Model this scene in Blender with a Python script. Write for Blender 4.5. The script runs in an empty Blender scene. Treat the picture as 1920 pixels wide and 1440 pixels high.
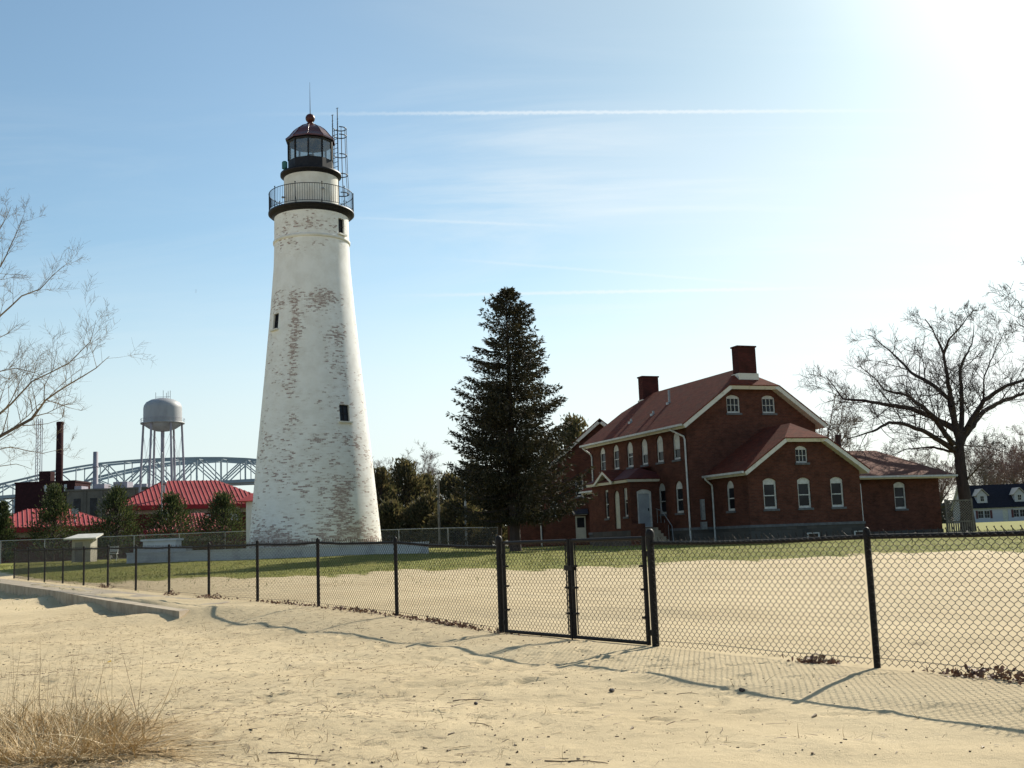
import bpy, math, random
import numpy as np
from mathutils import Vector, Matrix
from mathutils.geometry import tessellate_polygon
R = math.radians
random.seed(7)
rng = np.random.default_rng(7)
scene = bpy.context.scene
COL = scene.collection

# ------------------------------------------------------------------ camera
CAMZ = 1.31
cam_d = bpy.data.cameras.new('camera')
cam_d.lens = 39.375; cam_d.sensor_width = 36.0
cam_d.clip_start = 0.1; cam_d.clip_end = 6000
cam = bpy.data.objects.new('camera', cam_d)
COL.objects.link(cam)
PITCH, ROLL = R(7.937), R(2.176)
cam.matrix_world = Matrix.Translation((0, 0, CAMZ)) @ Matrix.Rotation(R(90) + PITCH, 4, 'X') @ Matrix.Rotation(-ROLL, 4, 'Z')
scene.camera = cam

# ------------------------------------------------------------------ sky and sun
SUN_AZ, SUN_EL = R(36), R(34)          # azimuth to the right of the view direction (+Y)
SUN = Vector((math.sin(SUN_AZ) * math.cos(SUN_EL), math.cos(SUN_AZ) * math.cos(SUN_EL), math.sin(SUN_EL)))
sun_d = bpy.data.lights.new('sun', 'SUN')
sun_d.energy = 5.0; sun_d.angle = R(0.55); sun_d.color = (1.0, 0.93, 0.80)
sun_o = bpy.data.objects.new('sun', sun_d); COL.objects.link(sun_o)
sun_o.rotation_euler = (-SUN).to_track_quat('-Z', 'Y').to_euler()
sun_o.location = (40, 60, 80)

scene.view_settings.view_transform = 'Standard'
scene.view_settings.look = 'None'
scene.view_settings.gamma = 1.0
scene.view_settings.exposure = 0.62
scene.view_settings.use_curve_mapping = False
scene.render.film_transparent = False
scene.cycles.max_bounces = 6
scene.cycles.diffuse_bounces = 3
scene.cycles.transparent_max_bounces = 12


class NT:
    """Tiny node-tree helper."""
    def __init__(s, tree):
        s.t = tree; s.n = tree.nodes; s.l = tree.links
    def new(s, typ, **kw):
        n = s.n.new(typ)
        for k, v in kw.items():
            setattr(n, k, v)
        return n
    def put(s, sock, v):
        if isinstance(v, bpy.types.NodeSocket): s.l.new(v, sock)
        elif v is not None: sock.default_value = v
    def math(s, op, a, b=None, c=None, clamp=False):
        n = s.new('ShaderNodeMath', operation=op, use_clamp=clamp)
        for i, v in enumerate((a, b, c)): s.put(n.inputs[i], v)
        return n.outputs[0]
    def vmath(s, op, a, b=None):
        n = s.new('ShaderNodeVectorMath', operation=op)
        s.put(n.inputs[0], a); s.put(n.inputs[1], b)
        return n.outputs['Value'] if op in ('DOT_PRODUCT', 'LENGTH') else n.outputs[0]
    def mix(s, f, a, b, blend='MIX'):
        n = s.new('ShaderNodeMix', data_type='RGBA', blend_type=blend)
        s.put(n.inputs[0], f); s.put(n.inputs[6], a); s.put(n.inputs[7], b)
        return n.outputs[2]
    def noise(s, vec, scale, detail=4.0, rough=0.55, dist=0.0, out=0):
        n = s.new('ShaderNodeTexNoise')
        s.put(n.inputs['Vector'], vec); s.put(n.inputs['Scale'], scale); s.put(n.inputs['Detail'], detail)
        s.put(n.inputs['Roughness'], rough); s.put(n.inputs['Distortion'], dist)
        return n.outputs[out]
    def ramp(s, f, lo, hi, a=0.0, b=1.0, smooth=True):
        n = s.new('ShaderNodeMapRange', interpolation_type='SMOOTHSTEP' if smooth else 'LINEAR')
        s.put(n.inputs[0], f)
        for i, v in zip((1, 2, 3, 4), (lo, hi, a, b)): s.put(n.inputs[i], v)
        return n.outputs[0]
    def mapping(s, vec, loc=(0, 0, 0), rot=(0, 0, 0), scale=(1, 1, 1)):
        n = s.new('ShaderNodeMapping')
        s.put(n.inputs[0], vec); n.inputs[1].default_value = loc; n.inputs[2].default_value = rot; n.inputs[3].default_value = scale
        return n.outputs[0]


def px_ray(x, y):
    """Direction in the world of a spot of sky (used only to place contrails among the far sky)."""
    cx, cy = (x - 960) / 2100.0, -(y - 720) / 2100.0
    return (cam.matrix_world.to_3x3() @ Vector((cx, cy, -1))).normalized()


world = bpy.data.worlds.new('World'); scene.world = world
world.use_nodes = True
W = NT(world.node_tree); W.n.clear()
bgn = W.new('ShaderNodeBackground'); wout = W.new('ShaderNodeOutputWorld')
W.l.new(bgn.outputs[0], wout.inputs[0])
sky = W.new('ShaderNodeTexSky', sky_type='NISHITA', sun_disc=False)
sky.sun_elevation = SUN_EL; sky.sun_rotation = SUN_AZ
sky.altitude = 180; sky.air_density = 1.0; sky.dust_density = 1.0; sky.ozone_density = 1.6
D = W.vmath('NORMALIZE', W.new('ShaderNodeTexCoord').outputs['Generated'])
sep = W.new('ShaderNodeSeparateXYZ'); W.l.new(D, sep.inputs[0])
up = W.math('MAXIMUM', sep.outputs[2], 0.0)
sd = W.math('MAXIMUM', W.vmath('DOT_PRODUCT', D, tuple(SUN)), 0.0)
glow = W.math('MULTIPLY', W.math('POWER', sd, 120.0), 14.0)
skyc = W.mix(1.0, sky.outputs[0], (1.28, 1.44, 1.34, 1), 'MULTIPLY')
skyc = W.mix(W.ramp(sd, 0.70, 0.95), skyc, W.mix(1.0, skyc, (0.80, 0.82, 0.80, 1), 'MULTIPLY'))
# hazy veil that whitens the air low over the land and round the sun
hz1 = W.math('MULTIPLY', W.ramp(sd, 0.935, 1.0), 0.7)
hz2 = W.ramp(up, 0.06, 0.27, 0.78, 0.0)
skyc = W.mix(hz2, skyc, W.mix(W.ramp(sd, 0.45, 0.9), (7.6, 8.5, 8.6, 1), (9.6, 9.9, 9.8, 1)))
hz1 = W.math('MAXIMUM', hz1, W.math('MULTIPLY', W.math('MULTIPLY', W.ramp(sd, 0.78, 0.92), W.ramp(up, 0.24, 0.42, 1.0, 0.0)), 0.42))
skyc = W.mix(hz1, skyc, (10.2, 10.4, 10.3, 1))
# thin cirrus on a high flat layer
den = W.math('ADD', up, 0.12)
cx = W.math('DIVIDE', sep.outputs[0], den); cy = W.math('DIVIDE', sep.outputs[1], den)
cmb = W.new('ShaderNodeCombineXYZ'); W.l.new(cx, cmb.inputs[0]); W.l.new(cy, cmb.inputs[1])
c1 = W.noise(W.mapping(cmb.outputs[0], rot=(0, 0, R(14)), scale=(0.5, 1.7, 1)), 1.5, 8.0, 0.64, 0.9)
c2 = W.noise(W.mapping(cmb.outputs[0], loc=(3, 1, 0), rot=(0, 0, R(-12)), scale=(0.35, 2.6, 1)), 2.2, 6.0, 0.6, 0.3)
veil = W.noise(W.mapping(cmb.outputs[0], loc=(7.3, 2.2, 0)), 0.35, 2.0, 0.5)
cir = W.math('MULTIPLY', W.ramp(c1, 0.40, 0.66), W.ramp(veil, 0.34, 0.54))
cir = W.math('ADD', W.math('MULTIPLY', cir, 0.75), W.math('MULTIPLY', W.ramp(c2, 0.52, 0.8), 0.35), clamp=True)
cir = W.math('MULTIPLY', cir, W.ramp(sep.outputs[2], 0.02, 0.15))
sunside = W.ramp(sd, 0.72, 0.90, 0.12, 1.0)
cir = W.math('MULTIPLY', W.math('MULTIPLY', cir, sunside), W.ramp(sep.outputs[2], 0.30, 0.43, 1.0, 0.12))
# contrails: thin bands round great circles
wobn = W.math('SUBTRACT', W.noise(D, 260.0, 3.0), 0.5)
def contrail(a, b, w, strength, fade):
    ra, rb = px_ray(*a), px_ray(*b)
    n = ra.cross(rb).normalized(); along = (rb - ra).normalized()
    wob = W.math('MULTIPLY', wobn, w * 1.0)
    dist = W.math('ABSOLUTE', W.math('ADD', W.vmath('DOT_PRODUCT', D, tuple(n)), wob))
    band = W.ramp(dist, 0.0, w, 1.0, 0.0)
    s = W.vmath('DOT_PRODUCT', D, tuple(along))
    sa, sb = ra.dot(along), rb.dot(along)
    m = W.math('MULTIPLY', W.ramp(s, sa - fade, sa + fade), W.ramp(s, sb - fade, sb + fade, 1.0, 0.0))
    front = W.ramp(W.vmath('DOT_PRODUCT', D, tuple(ra)), 0.5, 0.6)
    return W.math('MULTIPLY', W.math('MULTIPLY', W.math('MULTIPLY', band, m), front), strength)
tr = contrail((700, 213), (1560, 208), 0.0024, 0.45, 0.12)
tr = W.math('ADD', tr, contrail((830, 553), (1480, 541), 0.0024, 0.5, 0.07))
tr = W.math('ADD', tr, contrail((690, 409), (1010, 422), 0.0020, 0.2, 0.05))
tr = W.math('ADD', tr, contrail((900, 490), (1400, 530), 0.0020, 0.2, 0.06))
cloudf = W.math('ADD', W.math('MULTIPLY', cir, 1.0), tr, clamp=True)
cloudc = W.mix(sunside, (7.6, 8.6, 9.0, 1), (10.2, 10.4, 10.3, 1))
c = W.mix(cloudf, skyc, cloudc)
gl = W.new('ShaderNodeCombineColor')
for i, k in enumerate((1.0, 1.0, 0.97)): W.l.new(W.math('MULTIPLY', glow, k), gl.inputs[i])
c = W.mix(1.0, c, gl.outputs[0], 'ADD')
W.l.new(c, bgn.inputs[0]); bgn.inputs[1].default_value = 0.068

# ------------------------------------------------------------------ object helpers
def tag(o, label=None, cat=None, group=None, kind=None):
    if label: o['label'] = label
    if cat: o['category'] = cat
    if group: o['group'] = group
    if kind: o['kind'] = kind
    return o

def thing(name, label, cat, loc=(0, 0, 0), rz=0.0, group=None):
    o = bpy.data.objects.new(name, None); COL.objects.link(o)
    o.location = loc; o.rotation_euler = (0, 0, rz); o.empty_display_size = 0.3
    return tag(o, label, cat, group)

def link(name, me, parent=None):
    o = bpy.data.objects.new(name, me); COL.objects.link(o)
    if parent is not None: o.parent = parent
    return o

def copy_tree(o, parent=None):
    c = o.copy(); COL.objects.link(c); c.parent = parent
    for ch in o.children: copy_tree(ch, c)
    return c

def np_mesh(name, V, Fc, mats, smooth=False, mi=None):
    """Mesh from numpy verts and an (n,k) face array."""
    V = np.asarray(V, np.float32); Fc = np.asarray(Fc, np.int32)
    me = bpy.data.meshes.new(name)
    k = Fc.shape[1]
    me.vertices.add(len(V)); me.vertices.foreach_set('co', V.ravel())
    me.loops.add(Fc.size); me.loops.foreach_set('vertex_index', Fc.ravel())
    me.polygons.add(len(Fc))
    me.polygons.foreach_set('loop_start', np.arange(0, Fc.size, k, dtype=np.int32))
    if mi is not None: me.polygons.foreach_set('material_index', np.asarray(mi, np.int32))
    me.polygons.foreach_set('use_smooth', np.full(len(Fc), smooth))
    me.update(calc_edges=True)
    for m in (mats if isinstance(mats, (list, tuple)) else [mats]): me.materials.append(m)
    return me

class MB:
    """Collects shapes, builds ONE mesh object with metre-scale box UVs."""
    def __init__(s): s.v = []; s.f = []; s.m = []; s.sm = []
    def add(s, vs, fs, m=0, sm=False):
        b = len(s.v); s.v += [tuple(p) for p in vs]
        for f in fs: s.f.append([b + i for i in f]); s.m.append(m); s.sm.append(sm)
        return s
    def box(s, x0, x1, y0, y1, z0, z1, m=0):
        vs = [(x, y, z) for z in (z0, z1) for y in (y0, y1) for x in (x0, x1)]
        return s.add(vs, [(0, 2, 3, 1), (4, 5, 7, 6), (0, 1, 5, 4), (2, 6, 7, 3), (0, 4, 6, 2), (1, 3, 7, 5)], m)
    def beam(s, a, b, w, h, m=0, up=(0, 0, 1)):
        a, b = Vector(a), Vector(b); d = (b - a).normalized(); u = Vector(up)
        if abs(d.dot(u)) > 0.98: u = Vector((0, 1, 0))
        x = d.cross(u).normalized(); z = x.cross(d)
        vs = [p + x * sx * w / 2 + z * sz * h / 2 for p in (a, b) for sz in (-1, 1) for sx in (-1, 1)]
        return s.add(vs, [(0, 1, 3, 2), (4, 6, 7, 5), (0, 4, 5, 1), (2, 3, 7, 6), (0, 2, 6, 4), (1, 5, 7, 3)], m)
    def tube(s, pts, r, n=10, m=0, cap=True, sm=True):
        pts = [Vector(p) for p in pts]; rs = r if isinstance(r, (list, tuple)) else [r] * len(pts)
        vs = []; prev = None
        for i, p in enumerate(pts):
            d = (pts[min(i + 1, len(pts) - 1)] - pts[max(i - 1, 0)]).normalized()
            if prev is None: x = d.orthogonal().normalized()
            else:
                x = prev - d * prev.dot(d); x = x.normalized() if x.length > 1e-6 else d.orthogonal().normalized()
            prev = x; y = d.cross(x)
            vs += [p + (x * math.cos(2 * math.pi * k / n) + y * math.sin(2 * math.pi * k / n)) * rs[i] for k in range(n)]
        fs = [(i * n + k, i * n + (k + 1) % n, (i + 1) * n + (k + 1) % n, (i + 1) * n + k) for i in range(len(pts) - 1) for k in range(n)]
        s.add(vs, fs, m, sm)
        if cap:
            s.add(vs[:n][::-1], [tuple(range(n))], m); s.add(vs[-n:], [tuple(range(n))], m)
        return s
    def lathe(s, prof, n=48, m=0, c=(0, 0, 0), sm=True, a0=0.0, cap=False):
        vs = [(c[0] + r * math.cos(a0 + 2 * math.pi * k / n), c[1] + r * math.sin(a0 + 2 * math.pi * k / n), c[2] + z) for r, z in prof for k in range(n)]
        fs = [(i * n + k, i * n + (k + 1) % n, (i + 1) * n + (k + 1) % n, (i + 1) * n + k) for i in range(len(prof) - 1) for k in range(n)]
        s.add(vs, fs, m, sm)
        if cap:
            s.add(vs[:n][::-1], [tuple(range(n))], m); s.add(vs[-n:], [tuple(range(n))], m)
        return s
    def slab(s, poly, t, m=0, m2=None):
        """Planar polygon thickened by t against its normal."""
        P = [Vector(p) for p in poly]; nrm = Vector((0, 0, 0))
        for i in range(len(P)): nrm += (P[i] - P[0]).cross(P[(i + 1) % len(P)] - P[0])
        nrm.normalize(); n = len(P); Q = [p - nrm * t for p in P]
        m2 = m if m2 is None else m2
        s.add(P, [tuple(range(n))], m); s.add(Q, [tuple(range(n))[::-1]], m2)
        for i in range(n): s.add([P[i], Q[i], Q[(i + 1) % n], P[(i + 1) % n]], [(0, 1, 2, 3)], m2)
        return s
    def ball(s, c, r, n=12, m=0, sz=1.0):
        prof = [(max(r * math.sin(math.pi * i / n), 1e-4), -r * sz * math.cos(math.pi * i / n)) for i in range(n + 1)]
        return s.lathe(prof, 2 * n, m, c)
    def build(s, name, mats, parent=None, uv=True):
        me = bpy.data.meshes.new(name); me.from_pydata(s.v, [], s.f)
        for m in (mats if isinstance(mats, (list, tuple)) else [mats]): me.materials.append(m)
        me.polygons.foreach_set('material_index', s.m); me.polygons.foreach_set('use_smooth', s.sm)
        if uv:
            L = me.uv_layers.new(name='UVMap'); buf = [0.0] * (2 * len(me.loops))
            for p in me.polygons:
                nx, ny, nz = p.normal
                h = math.hypot(nx, ny)
                if h < 0.05: tx, ty = (1, 0, 0), (0, 1, 0)
                else:
                    tx = (-ny / h, nx / h, 0); ty = (-nz * nx / h, -nz * ny / h, h)
                for li in p.loop_indices:
                    v = me.vertices[me.loops[li].vertex_index].co
                    buf[2 * li] = v.x * tx[0] + v.y * tx[1]; buf[2 * li + 1] = v.x * ty[0] + v.y * ty[1] + v.z * ty[2]
            L.data.foreach_set('uv', buf)
        me.update()
        return link(name, me, parent)

def segs(A, B, ra, rb, n=3):
    """Vectorised prisms between point pairs -> verts, quads."""
    A = np.asarray(A, float); B = np.asarray(B, float); N = len(A)
    d = B - A; d /= np.maximum(np.linalg.norm(d, axis=1, keepdims=True), 1e-9)
    h = np.where(np.abs(d[:, 2:3]) > 0.9, np.array([[1.0, 0, 0]]), np.array([[0, 0, 1.0]]))
    x = np.cross(d, h); x /= np.linalg.norm(x, axis=1, keepdims=True); y = np.cross(d, x)
    ra = np.broadcast_to(np.asarray(ra, float), (N,)); rb = np.broadcast_to(np.asarray(rb, float), (N,))
    V = np.empty((N, 2 * n, 3))
    for k in range(n):
        a = 2 * math.pi * k / n; o = x * math.cos(a) + y * math.sin(a)
        V[:, k] = A + o * ra[:, None]; V[:, n + k] = B + o * rb[:, None]
    base = (np.arange(N) * 2 * n)[:, None]
    Fq = np.concatenate([base + np.array([[k, (k + 1) % n, n + (k + 1) % n, n + k]]) for k in range(n)], 0)
    return V.reshape(-1, 3), Fq

def join_np(parts):
    Vs, Fs, o = [], [], 0
    for V, Fq in parts: Vs.append(V); Fs.append(Fq + o); o += len(V)
    return np.concatenate(Vs), np.concatenate(Fs)

# ------------------------------------------------------------------ materials
MATS = {}
def newmat(name):
    m = bpy.data.materials.new(name); m.use_nodes = True; MATS[name] = m
    t = NT(m.node_tree); b = t.n['Principled BSDF']
    return m, t, b

def mat(name, c1, c2=None, scale=4.0, rough=0.7, bump=0.0, bscale=None, metal=0.0, spec=0.4, lo=0.35, hi=0.65, stretch=(1, 1, 1)):
    m, t, b = newmat(name)
    b.inputs['Roughness'].default_value = rough; b.inputs['Metallic'].default_value = metal
    b.inputs['Specular IOR Level'].default_value = spec
    co = t.mapping(t.new('ShaderNodeTexCoord').outputs['Object'], scale=stretch)
    c1 = (*c1, 1); c2 = (*c2, 1) if c2 else None
    if c2:
        f = t.ramp(t.noise(co, scale, 6.0, 0.6), lo, hi)
        t.put(b.inputs['Base Color'], t.mix(f, c1, c2))
    else: b.inputs['Base Color'].default_value = c1
    if bump:
        bn = t.new('ShaderNodeBump'); bn.inputs['Strength'].default_value = min(bump, 1.0); bn.inputs['Distance'].default_value = 0.02
        t.put(bn.inputs['Height'], t.noise(co, bscale or scale * 4, 5.0, 0.6)); t.l.new(bn.outputs[0], b.inputs['Normal'])
    return m

def brickmat(name, ca, cb, mortar, bw=0.21, rh=0.075, msize=0.007, rough=0.85, stain=(0.02, 0.012, 0.01), amt=0.5, spec=0.06):
    m, t, b = newmat(name)
    uv = t.new('ShaderNodeTexCoord').outputs['UV']
    bt = t.new('ShaderNodeTexBrick'); t.l.new(uv, bt.inputs['Vector'])
    bt.inputs['Color1'].default_value = (*ca, 1); bt.inputs['Color2'].default_value = (*cb, 1); bt.inputs['Mortar'].default_value = (*mortar, 1)
    for k, v in (('Scale', 1.0), ('Mortar Size', msize), ('Mortar Smooth', 0.3), ('Bias', 0.0), ('Brick Width', bw), ('Row Height', rh)): bt.inputs[k].default_value = v
    f = t.math('MULTIPLY', t.ramp(t.noise(uv, 1.3, 6.0, 0.65), 0.42, 0.72), amt)
    t.put(b.inputs['Base Color'], t.mix(f, bt.outputs[0], (*stain, 1)))
    b.inputs['Roughness'].default_value = rough; b.inputs['Specular IOR Level'].default_value = spec
    bn = t.new('ShaderNodeBump'); bn.inputs['Strength'].default_value = 0.5; bn.inputs['Distance'].default_value = 0.01
    t.put(bn.inputs['Height'], t.math('SUBTRACT', 1.0, bt.outputs[1])); t.l.new(bn.outputs[0], b.inputs['Normal'])
    return m

BRICK = brickmat('red_brick', (0.128, 0.046, 0.031), (0.082, 0.030, 0.021), (0.105, 0.072, 0.058))
BRICK2 = brickmat('chimney_brick', (0.088, 0.026, 0.022), (0.06, 0.019, 0.017), (0.05, 0.03, 0.027))
STONE = brickmat('foundation_stone', (0.10, 0.095, 0.09), (0.055, 0.055, 0.055), (0.075, 0.07, 0.065), 0.62, 0.31, 0.02, stain=(0.09, 0.075, 0.06))
SHINGLE = brickmat('red_shingle', (0.175, 0.048, 0.030), (0.115, 0.032, 0.022), (0.07, 0.025, 0.02), 0.30, 0.135, 0.008, 0.9, (0.09, 0.05, 0.035), 0.55)
TRIM = mat('white_trim', (0.62, 0.60, 0.54), (0.33, 0.31, 0.26), 3.0, 0.65, 0.1, lo=0.52, hi=0.78)
WFRAME = mat('window_white', (0.55, 0.555, 0.54), (0.42, 0.42, 0.40), 6.0, 0.5)
BLIND = mat('blind', (0.62, 0.62, 0.58), (0.5, 0.5, 0.47), 2.0, 0.8)
SILL = mat('sill_stone', (0.13, 0.135, 0.145), (0.09, 0.093, 0.10), 5.0, 0.8)
def glassmat(name, col):
    m, t, b = newmat(name)
    co = t.new('ShaderNodeTexCoord').outputs['Object']
    t.put(b.inputs['Base Color'], t.mix(t.ramp(t.noise(co, 0.8, 2.0), 0.4, 0.6), (*col, 1), (col[0] * 2.2, col[1] * 2.2, col[2] * 2.2, 1)))
    b.inputs['Roughness'].default_value = 0.06; b.inputs['Specular IOR Level'].default_value = 0.13
    bn = t.new('ShaderNodeBump'); bn.inputs['Strength'].default_value = 0.08
    t.put(bn.inputs['Height'], t.noise(co, 1.5, 1.0)); t.l.new(bn.outputs[0], b.inputs['Normal'])
    return m
GLASS = glassmat('dark_window_glass', (0.010, 0.011, 0.014))
BLACK = mat('black_coated_steel', (0.012, 0.011, 0.012), (0.02, 0.018, 0.017), 30.0, 0.55, spec=0.14)
WIRE = mat('black_wire', (0.012, 0.010, 0.010), None, rough=0.45, spec=0.22)
GALV = mat('galvanised_steel', (0.34, 0.36, 0.37), (0.25, 0.26, 0.27), 8.0, 0.5, metal=0.4)
CONC = mat('concrete', (0.40, 0.335, 0.245), (0.28, 0.225, 0.16), 2.5, 0.9, 0.35, 30.0)
WHITEWASH = mat('whitewashed_block', (0.50, 0.51, 0.51), (0.34, 0.35, 0.36), 1.6, 0.85, 0.25, 14.0, lo=0.45, hi=0.75)
# ------------------------------------------------------------------ terrain
def sstep(x, a, b):
    t = np.clip((np.asarray(x, float) - a) / (b - a), 0, 1); return t * t * (3 - 2 * t)
FP0 = np.array([-0.252, 14.75]); FD = np.array([-0.5519, 0.8339]); FN = np.array([-0.8339, -0.5519])   # fence: origin post, run, towards the beach
PY = [-60, 0, 8, 14.75, 17.2, 20, 26.5, 31.5, 36.5, 41, 54, 60, 100, 210, 400, 3000]
PZ = [0.0, 0.06, .12, .12, .24, .30, .335, .41, .46, .51, .72, .76, .85, 1.35, 1.4, 1.3]
_ph = np.random.default_rng(3)
_waves = [(np.array([math.cos(a), math.sin(a)]) * f, ph, am) for a, f, ph, am in
          [(_ph.uniform(0, 6.28), _ph.uniform(0.25, 0.8), _ph.uniform(0, 6.28), 0.018) for _ in range(6)] +
          [(_ph.uniform(0, 6.28), _ph.uniform(1.2, 3.2), _ph.uniform(0, 6.28), 0.007) for _ in range(10)] +
          [(_ph.uniform(0, 6.28), _ph.uniform(4, 9), _ph.uniform(0, 6.28), 0.0025) for _ in range(12)]]
FOOT_ALL = False
FEET = []
_fr = random.Random(44)
for _ in range(9):       # walking tracks
    x_, y_, a_ = _fr.uniform(-4, 3), _fr.uniform(7, 12), _fr.choice((_fr.uniform(-.5, .5), _fr.uniform(1.0, 2.2)))
    for k_ in range(11):
        s_ = 1 if k_ % 2 else -1
        FEET.append((x_ + math.cos(a_) * .62 * k_ - math.sin(a_) * .1 * s_, y_ + math.sin(a_) * .62 * k_ + math.cos(a_) * .1 * s_, a_ + .15 * s_, _fr.uniform(.012, .024)))
for _ in range(70): FEET.append((_fr.uniform(-5, 2.5), _fr.uniform(6.8, 13), _fr.uniform(0, 6.28), _fr.uniform(.008, .02)))
def fence_tn(X, Y):
    qx, qy = X - FP0[0], Y - FP0[1]
    return qx * FD[0] + qy * FD[1], qx * FN[0] + qy * FN[1]
def walk_edge(t): return np.interp(t, [6, 7, 12, 20, 31, 60], [2.1, 2.05, 1.85, 1.5, 1.25, 1.2])
def ground(X, Y, fine=True):
    X = np.asarray(X, float); Y = np.asarray(Y, float)
    z = np.interp(Y, PY, PZ)
    z = z + 0.17 * sstep(-X, 0, 8) * sstep(Y, 44, 54) * (1 - sstep(Y, 90, 140))
    t, n = fence_tn(X, Y)
    zf = np.interp(FP0[1] + t * FD[1], PY, PZ)
    low = 0.05 - 0.03 * sstep(n, 3, 10)
    we = walk_edge(t)
    sharp = sstep(t, 6.0, 7.6)
    b0 = 0.35 * (1 - sharp) + (we - 0.32) * sharp; b1 = 2.6 * (1 - sharp) + (we - 0.06) * sharp
    b = np.clip((n - b0) / (b1 - b0), 0, 1); b = b * b * (3 - 2 * b)
    zfront = zf * (1 - b) + low * b
    # sand scooped out beside and banked against the pavement edge in places
    zfront = zfront + 0.15 * b * sharp * np.exp(-np.maximum(n - we, 0) / 1.2) * (0.45 + 0.55 * np.sin(t * 0.9 + 1.0)) * (1 - sstep(t, 24, 34))
    z = np.where(n > 0, zfront, z)
    if fine:
        w = 0
        for k, ph, am in _waves: w = w + am * np.sin(X * k[0] + Y * k[1] + ph)
        damp = np.clip(np.abs(n) / 1.5, 0.25, 1) * (1 - sstep(Y, 34, 60) * 0.8)
        z = z + w * damp
        # trampled, crumbly sand: denser to the left, smoother to the right
        m_ = (n > .5) * (Y < 24) * np.clip(.9 - (X - .5) * .18, .12, 1)
        lump = np.sin(X * 13.1 + 2.3 * np.sin(Y * 7.3)) * np.sin(Y * 11.7 + 1.9 * np.sin(X * 8.9 + 1)) + .6 * np.sin(X * 27 + 2 * np.sin(Y * 19)) * np.sin(Y * 24.3 + 1.3 * np.sin(X * 17))
        z = z + .0035 * lump * m_
        if X.size > 2000 or FOOT_ALL:
            for fx, fy, fa, fd in FEET:
                sel = (np.abs(X - fx) < .3) & (np.abs(Y - fy) < .3)
                if not sel.any(): continue
                dx, dy = X[sel] - fx, Y[sel] - fy
                u_ = (dx * math.cos(fa) + dy * math.sin(fa)) / .15; v_ = (-dx * math.sin(fa) + dy * math.cos(fa)) / .062
                q = u_ * u_ + v_ * v_
                z[sel] += fd * (-np.exp(-q * q) + .45 * np.exp(-((np.sqrt(q) - 1.45) / .4) ** 2))
    return z
def gz(x, y): return float(ground(x, y))

def grass_mask(X, Y):
    """1 = lawn, 0 = bare sand."""
    t, n = fence_tn(X, Y)
    w = 1.6 * np.sin(X * 0.31 + 1) + 1.0 * np.sin(X * 0.83 + Y * 0.2) + 0.9 * np.sin(X * 2.1 + 0.5) + .8 * np.sin(X * 4.7 + Y * 1.9)
    edge = np.interp(X, [-40, -16, -10, -5, 0, 4, 9, 14, 20, 40], [30, 34, 34.5, 35.5, 36, 34.5, 33, 33, 33, 34])
    m = sstep(Y + w, edge - 2.5, edge + 3.5)
    return m * (n < -0.6)

def grid_mesh(name, xs, ys, mats, hole=None):
    X, Y = np.meshgrid(xs, ys); Z = ground(X, Y)
    V = np.stack([X, Y, Z], -1).reshape(-1, 3); nx, ny = len(xs), len(ys)
    i, j = np.meshgrid(np.arange(nx - 1), np.arange(ny - 1)); a = (j * nx + i).ravel()
    Fq = np.stack([a, a + 1, a + nx + 1, a + nx], 1)
    me = np_mesh(name, V, Fq, mats, smooth=True)
    at = me.attributes.new('grass', 'FLOAT', 'POINT'); at.data.foreach_set('value', grass_mask(V[:, 0], V[:, 1]).astype(np.float32))
    at = me.attributes.new('paved', 'FLOAT', 'POINT'); at.data.foreach_set('value', (sstep(V[:, 1], 88, 104) * (1 - sstep(V[:, 0], 5, 25))).astype(np.float32))
    return me

def varstep(stops):
    out = []
    for (a, b, s) in stops: out += list(np.arange(a, b - 1e-6, s))
    return np.array(out + [stops[-1][1]])

m, t, b = newmat('sand_and_lawn')
co = t.new('ShaderNodeTexCoord').outputs['Object']
at = t.new('ShaderNodeAttribute', attribute_name='grass')
n1 = t.noise(co, 0.35, 5.0, 0.6); n2 = t.noise(co, 7.0, 6.0, 0.7); n3 = t.noise(co, 90.0, 4.0, 0.7)
sand = t.mix(t.ramp(n1, 0.3, 0.7), (0.54, 0.436, 0.272, 1), (0.47, 0.372, 0.225, 1))
sand = t.mix(t.math('MULTIPLY', t.ramp(n2, 0.5, 0.75), 0.35), sand, (0.36, 0.285, 0.175, 1))
sand = t.mix(t.math('MULTIPLY', t.ramp(n3, 0.62, 0.72), 0.55), sand, (0.24, 0.185, 0.11, 1))
gn = t.noise(co, 1.1, 5.0, 0.65); gn2 = t.noise(co, 14.0, 5.0, 0.7)
grs = t.mix(t.ramp(gn, 0.35, 0.65), (0.145, 0.160, 0.022, 1), (0.20, 0.185, 0.036, 1))
grs = t.mix(t.ramp(gn2, 0.45, 0.75), grs, (0.20, 0.175, 0.05, 1))
gm = t.ramp(t.math('ADD', at.outputs['Fac'], t.math('MULTIPLY', t.math('SUBTRACT', t.noise(co, 2.2, 6.0, 0.7), 0.5), 0.9)), 0.35, 0.65)
col_ = t.mix(gm, sand, grs)
pv = t.new('ShaderNodeAttribute', attribute_name='paved')
t.put(b.inputs['Base Color'], t.mix(t.math('MULTIPLY', pv.outputs['Fac'], .92), col_, t.mix(t.ramp(n1, .4, .6), (.10, .10, .10, 1), (.135, .13, .125, 1))))
b.inputs['Roughness'].default_value = 0.95; b.inputs['Specular IOR Level'].default_value = 0.15
h = t.math('ADD', t.math('MULTIPLY', n2, 0.5), t.math('MULTIPLY', n3, 0.22))
h = t.math('ADD', h, t.math('MULTIPLY', t.noise(co, 2.4, 4.0, 0.6), .45))
bn = t.new('ShaderNodeBump'); bn.inputs['Strength'].default_value = 0.8; bn.inputs['Distance'].default_value = 0.05
t.put(bn.inputs['Height'], h); t.l.new(bn.outputs[0], b.inputs['Normal'])
GROUND = m
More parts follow.
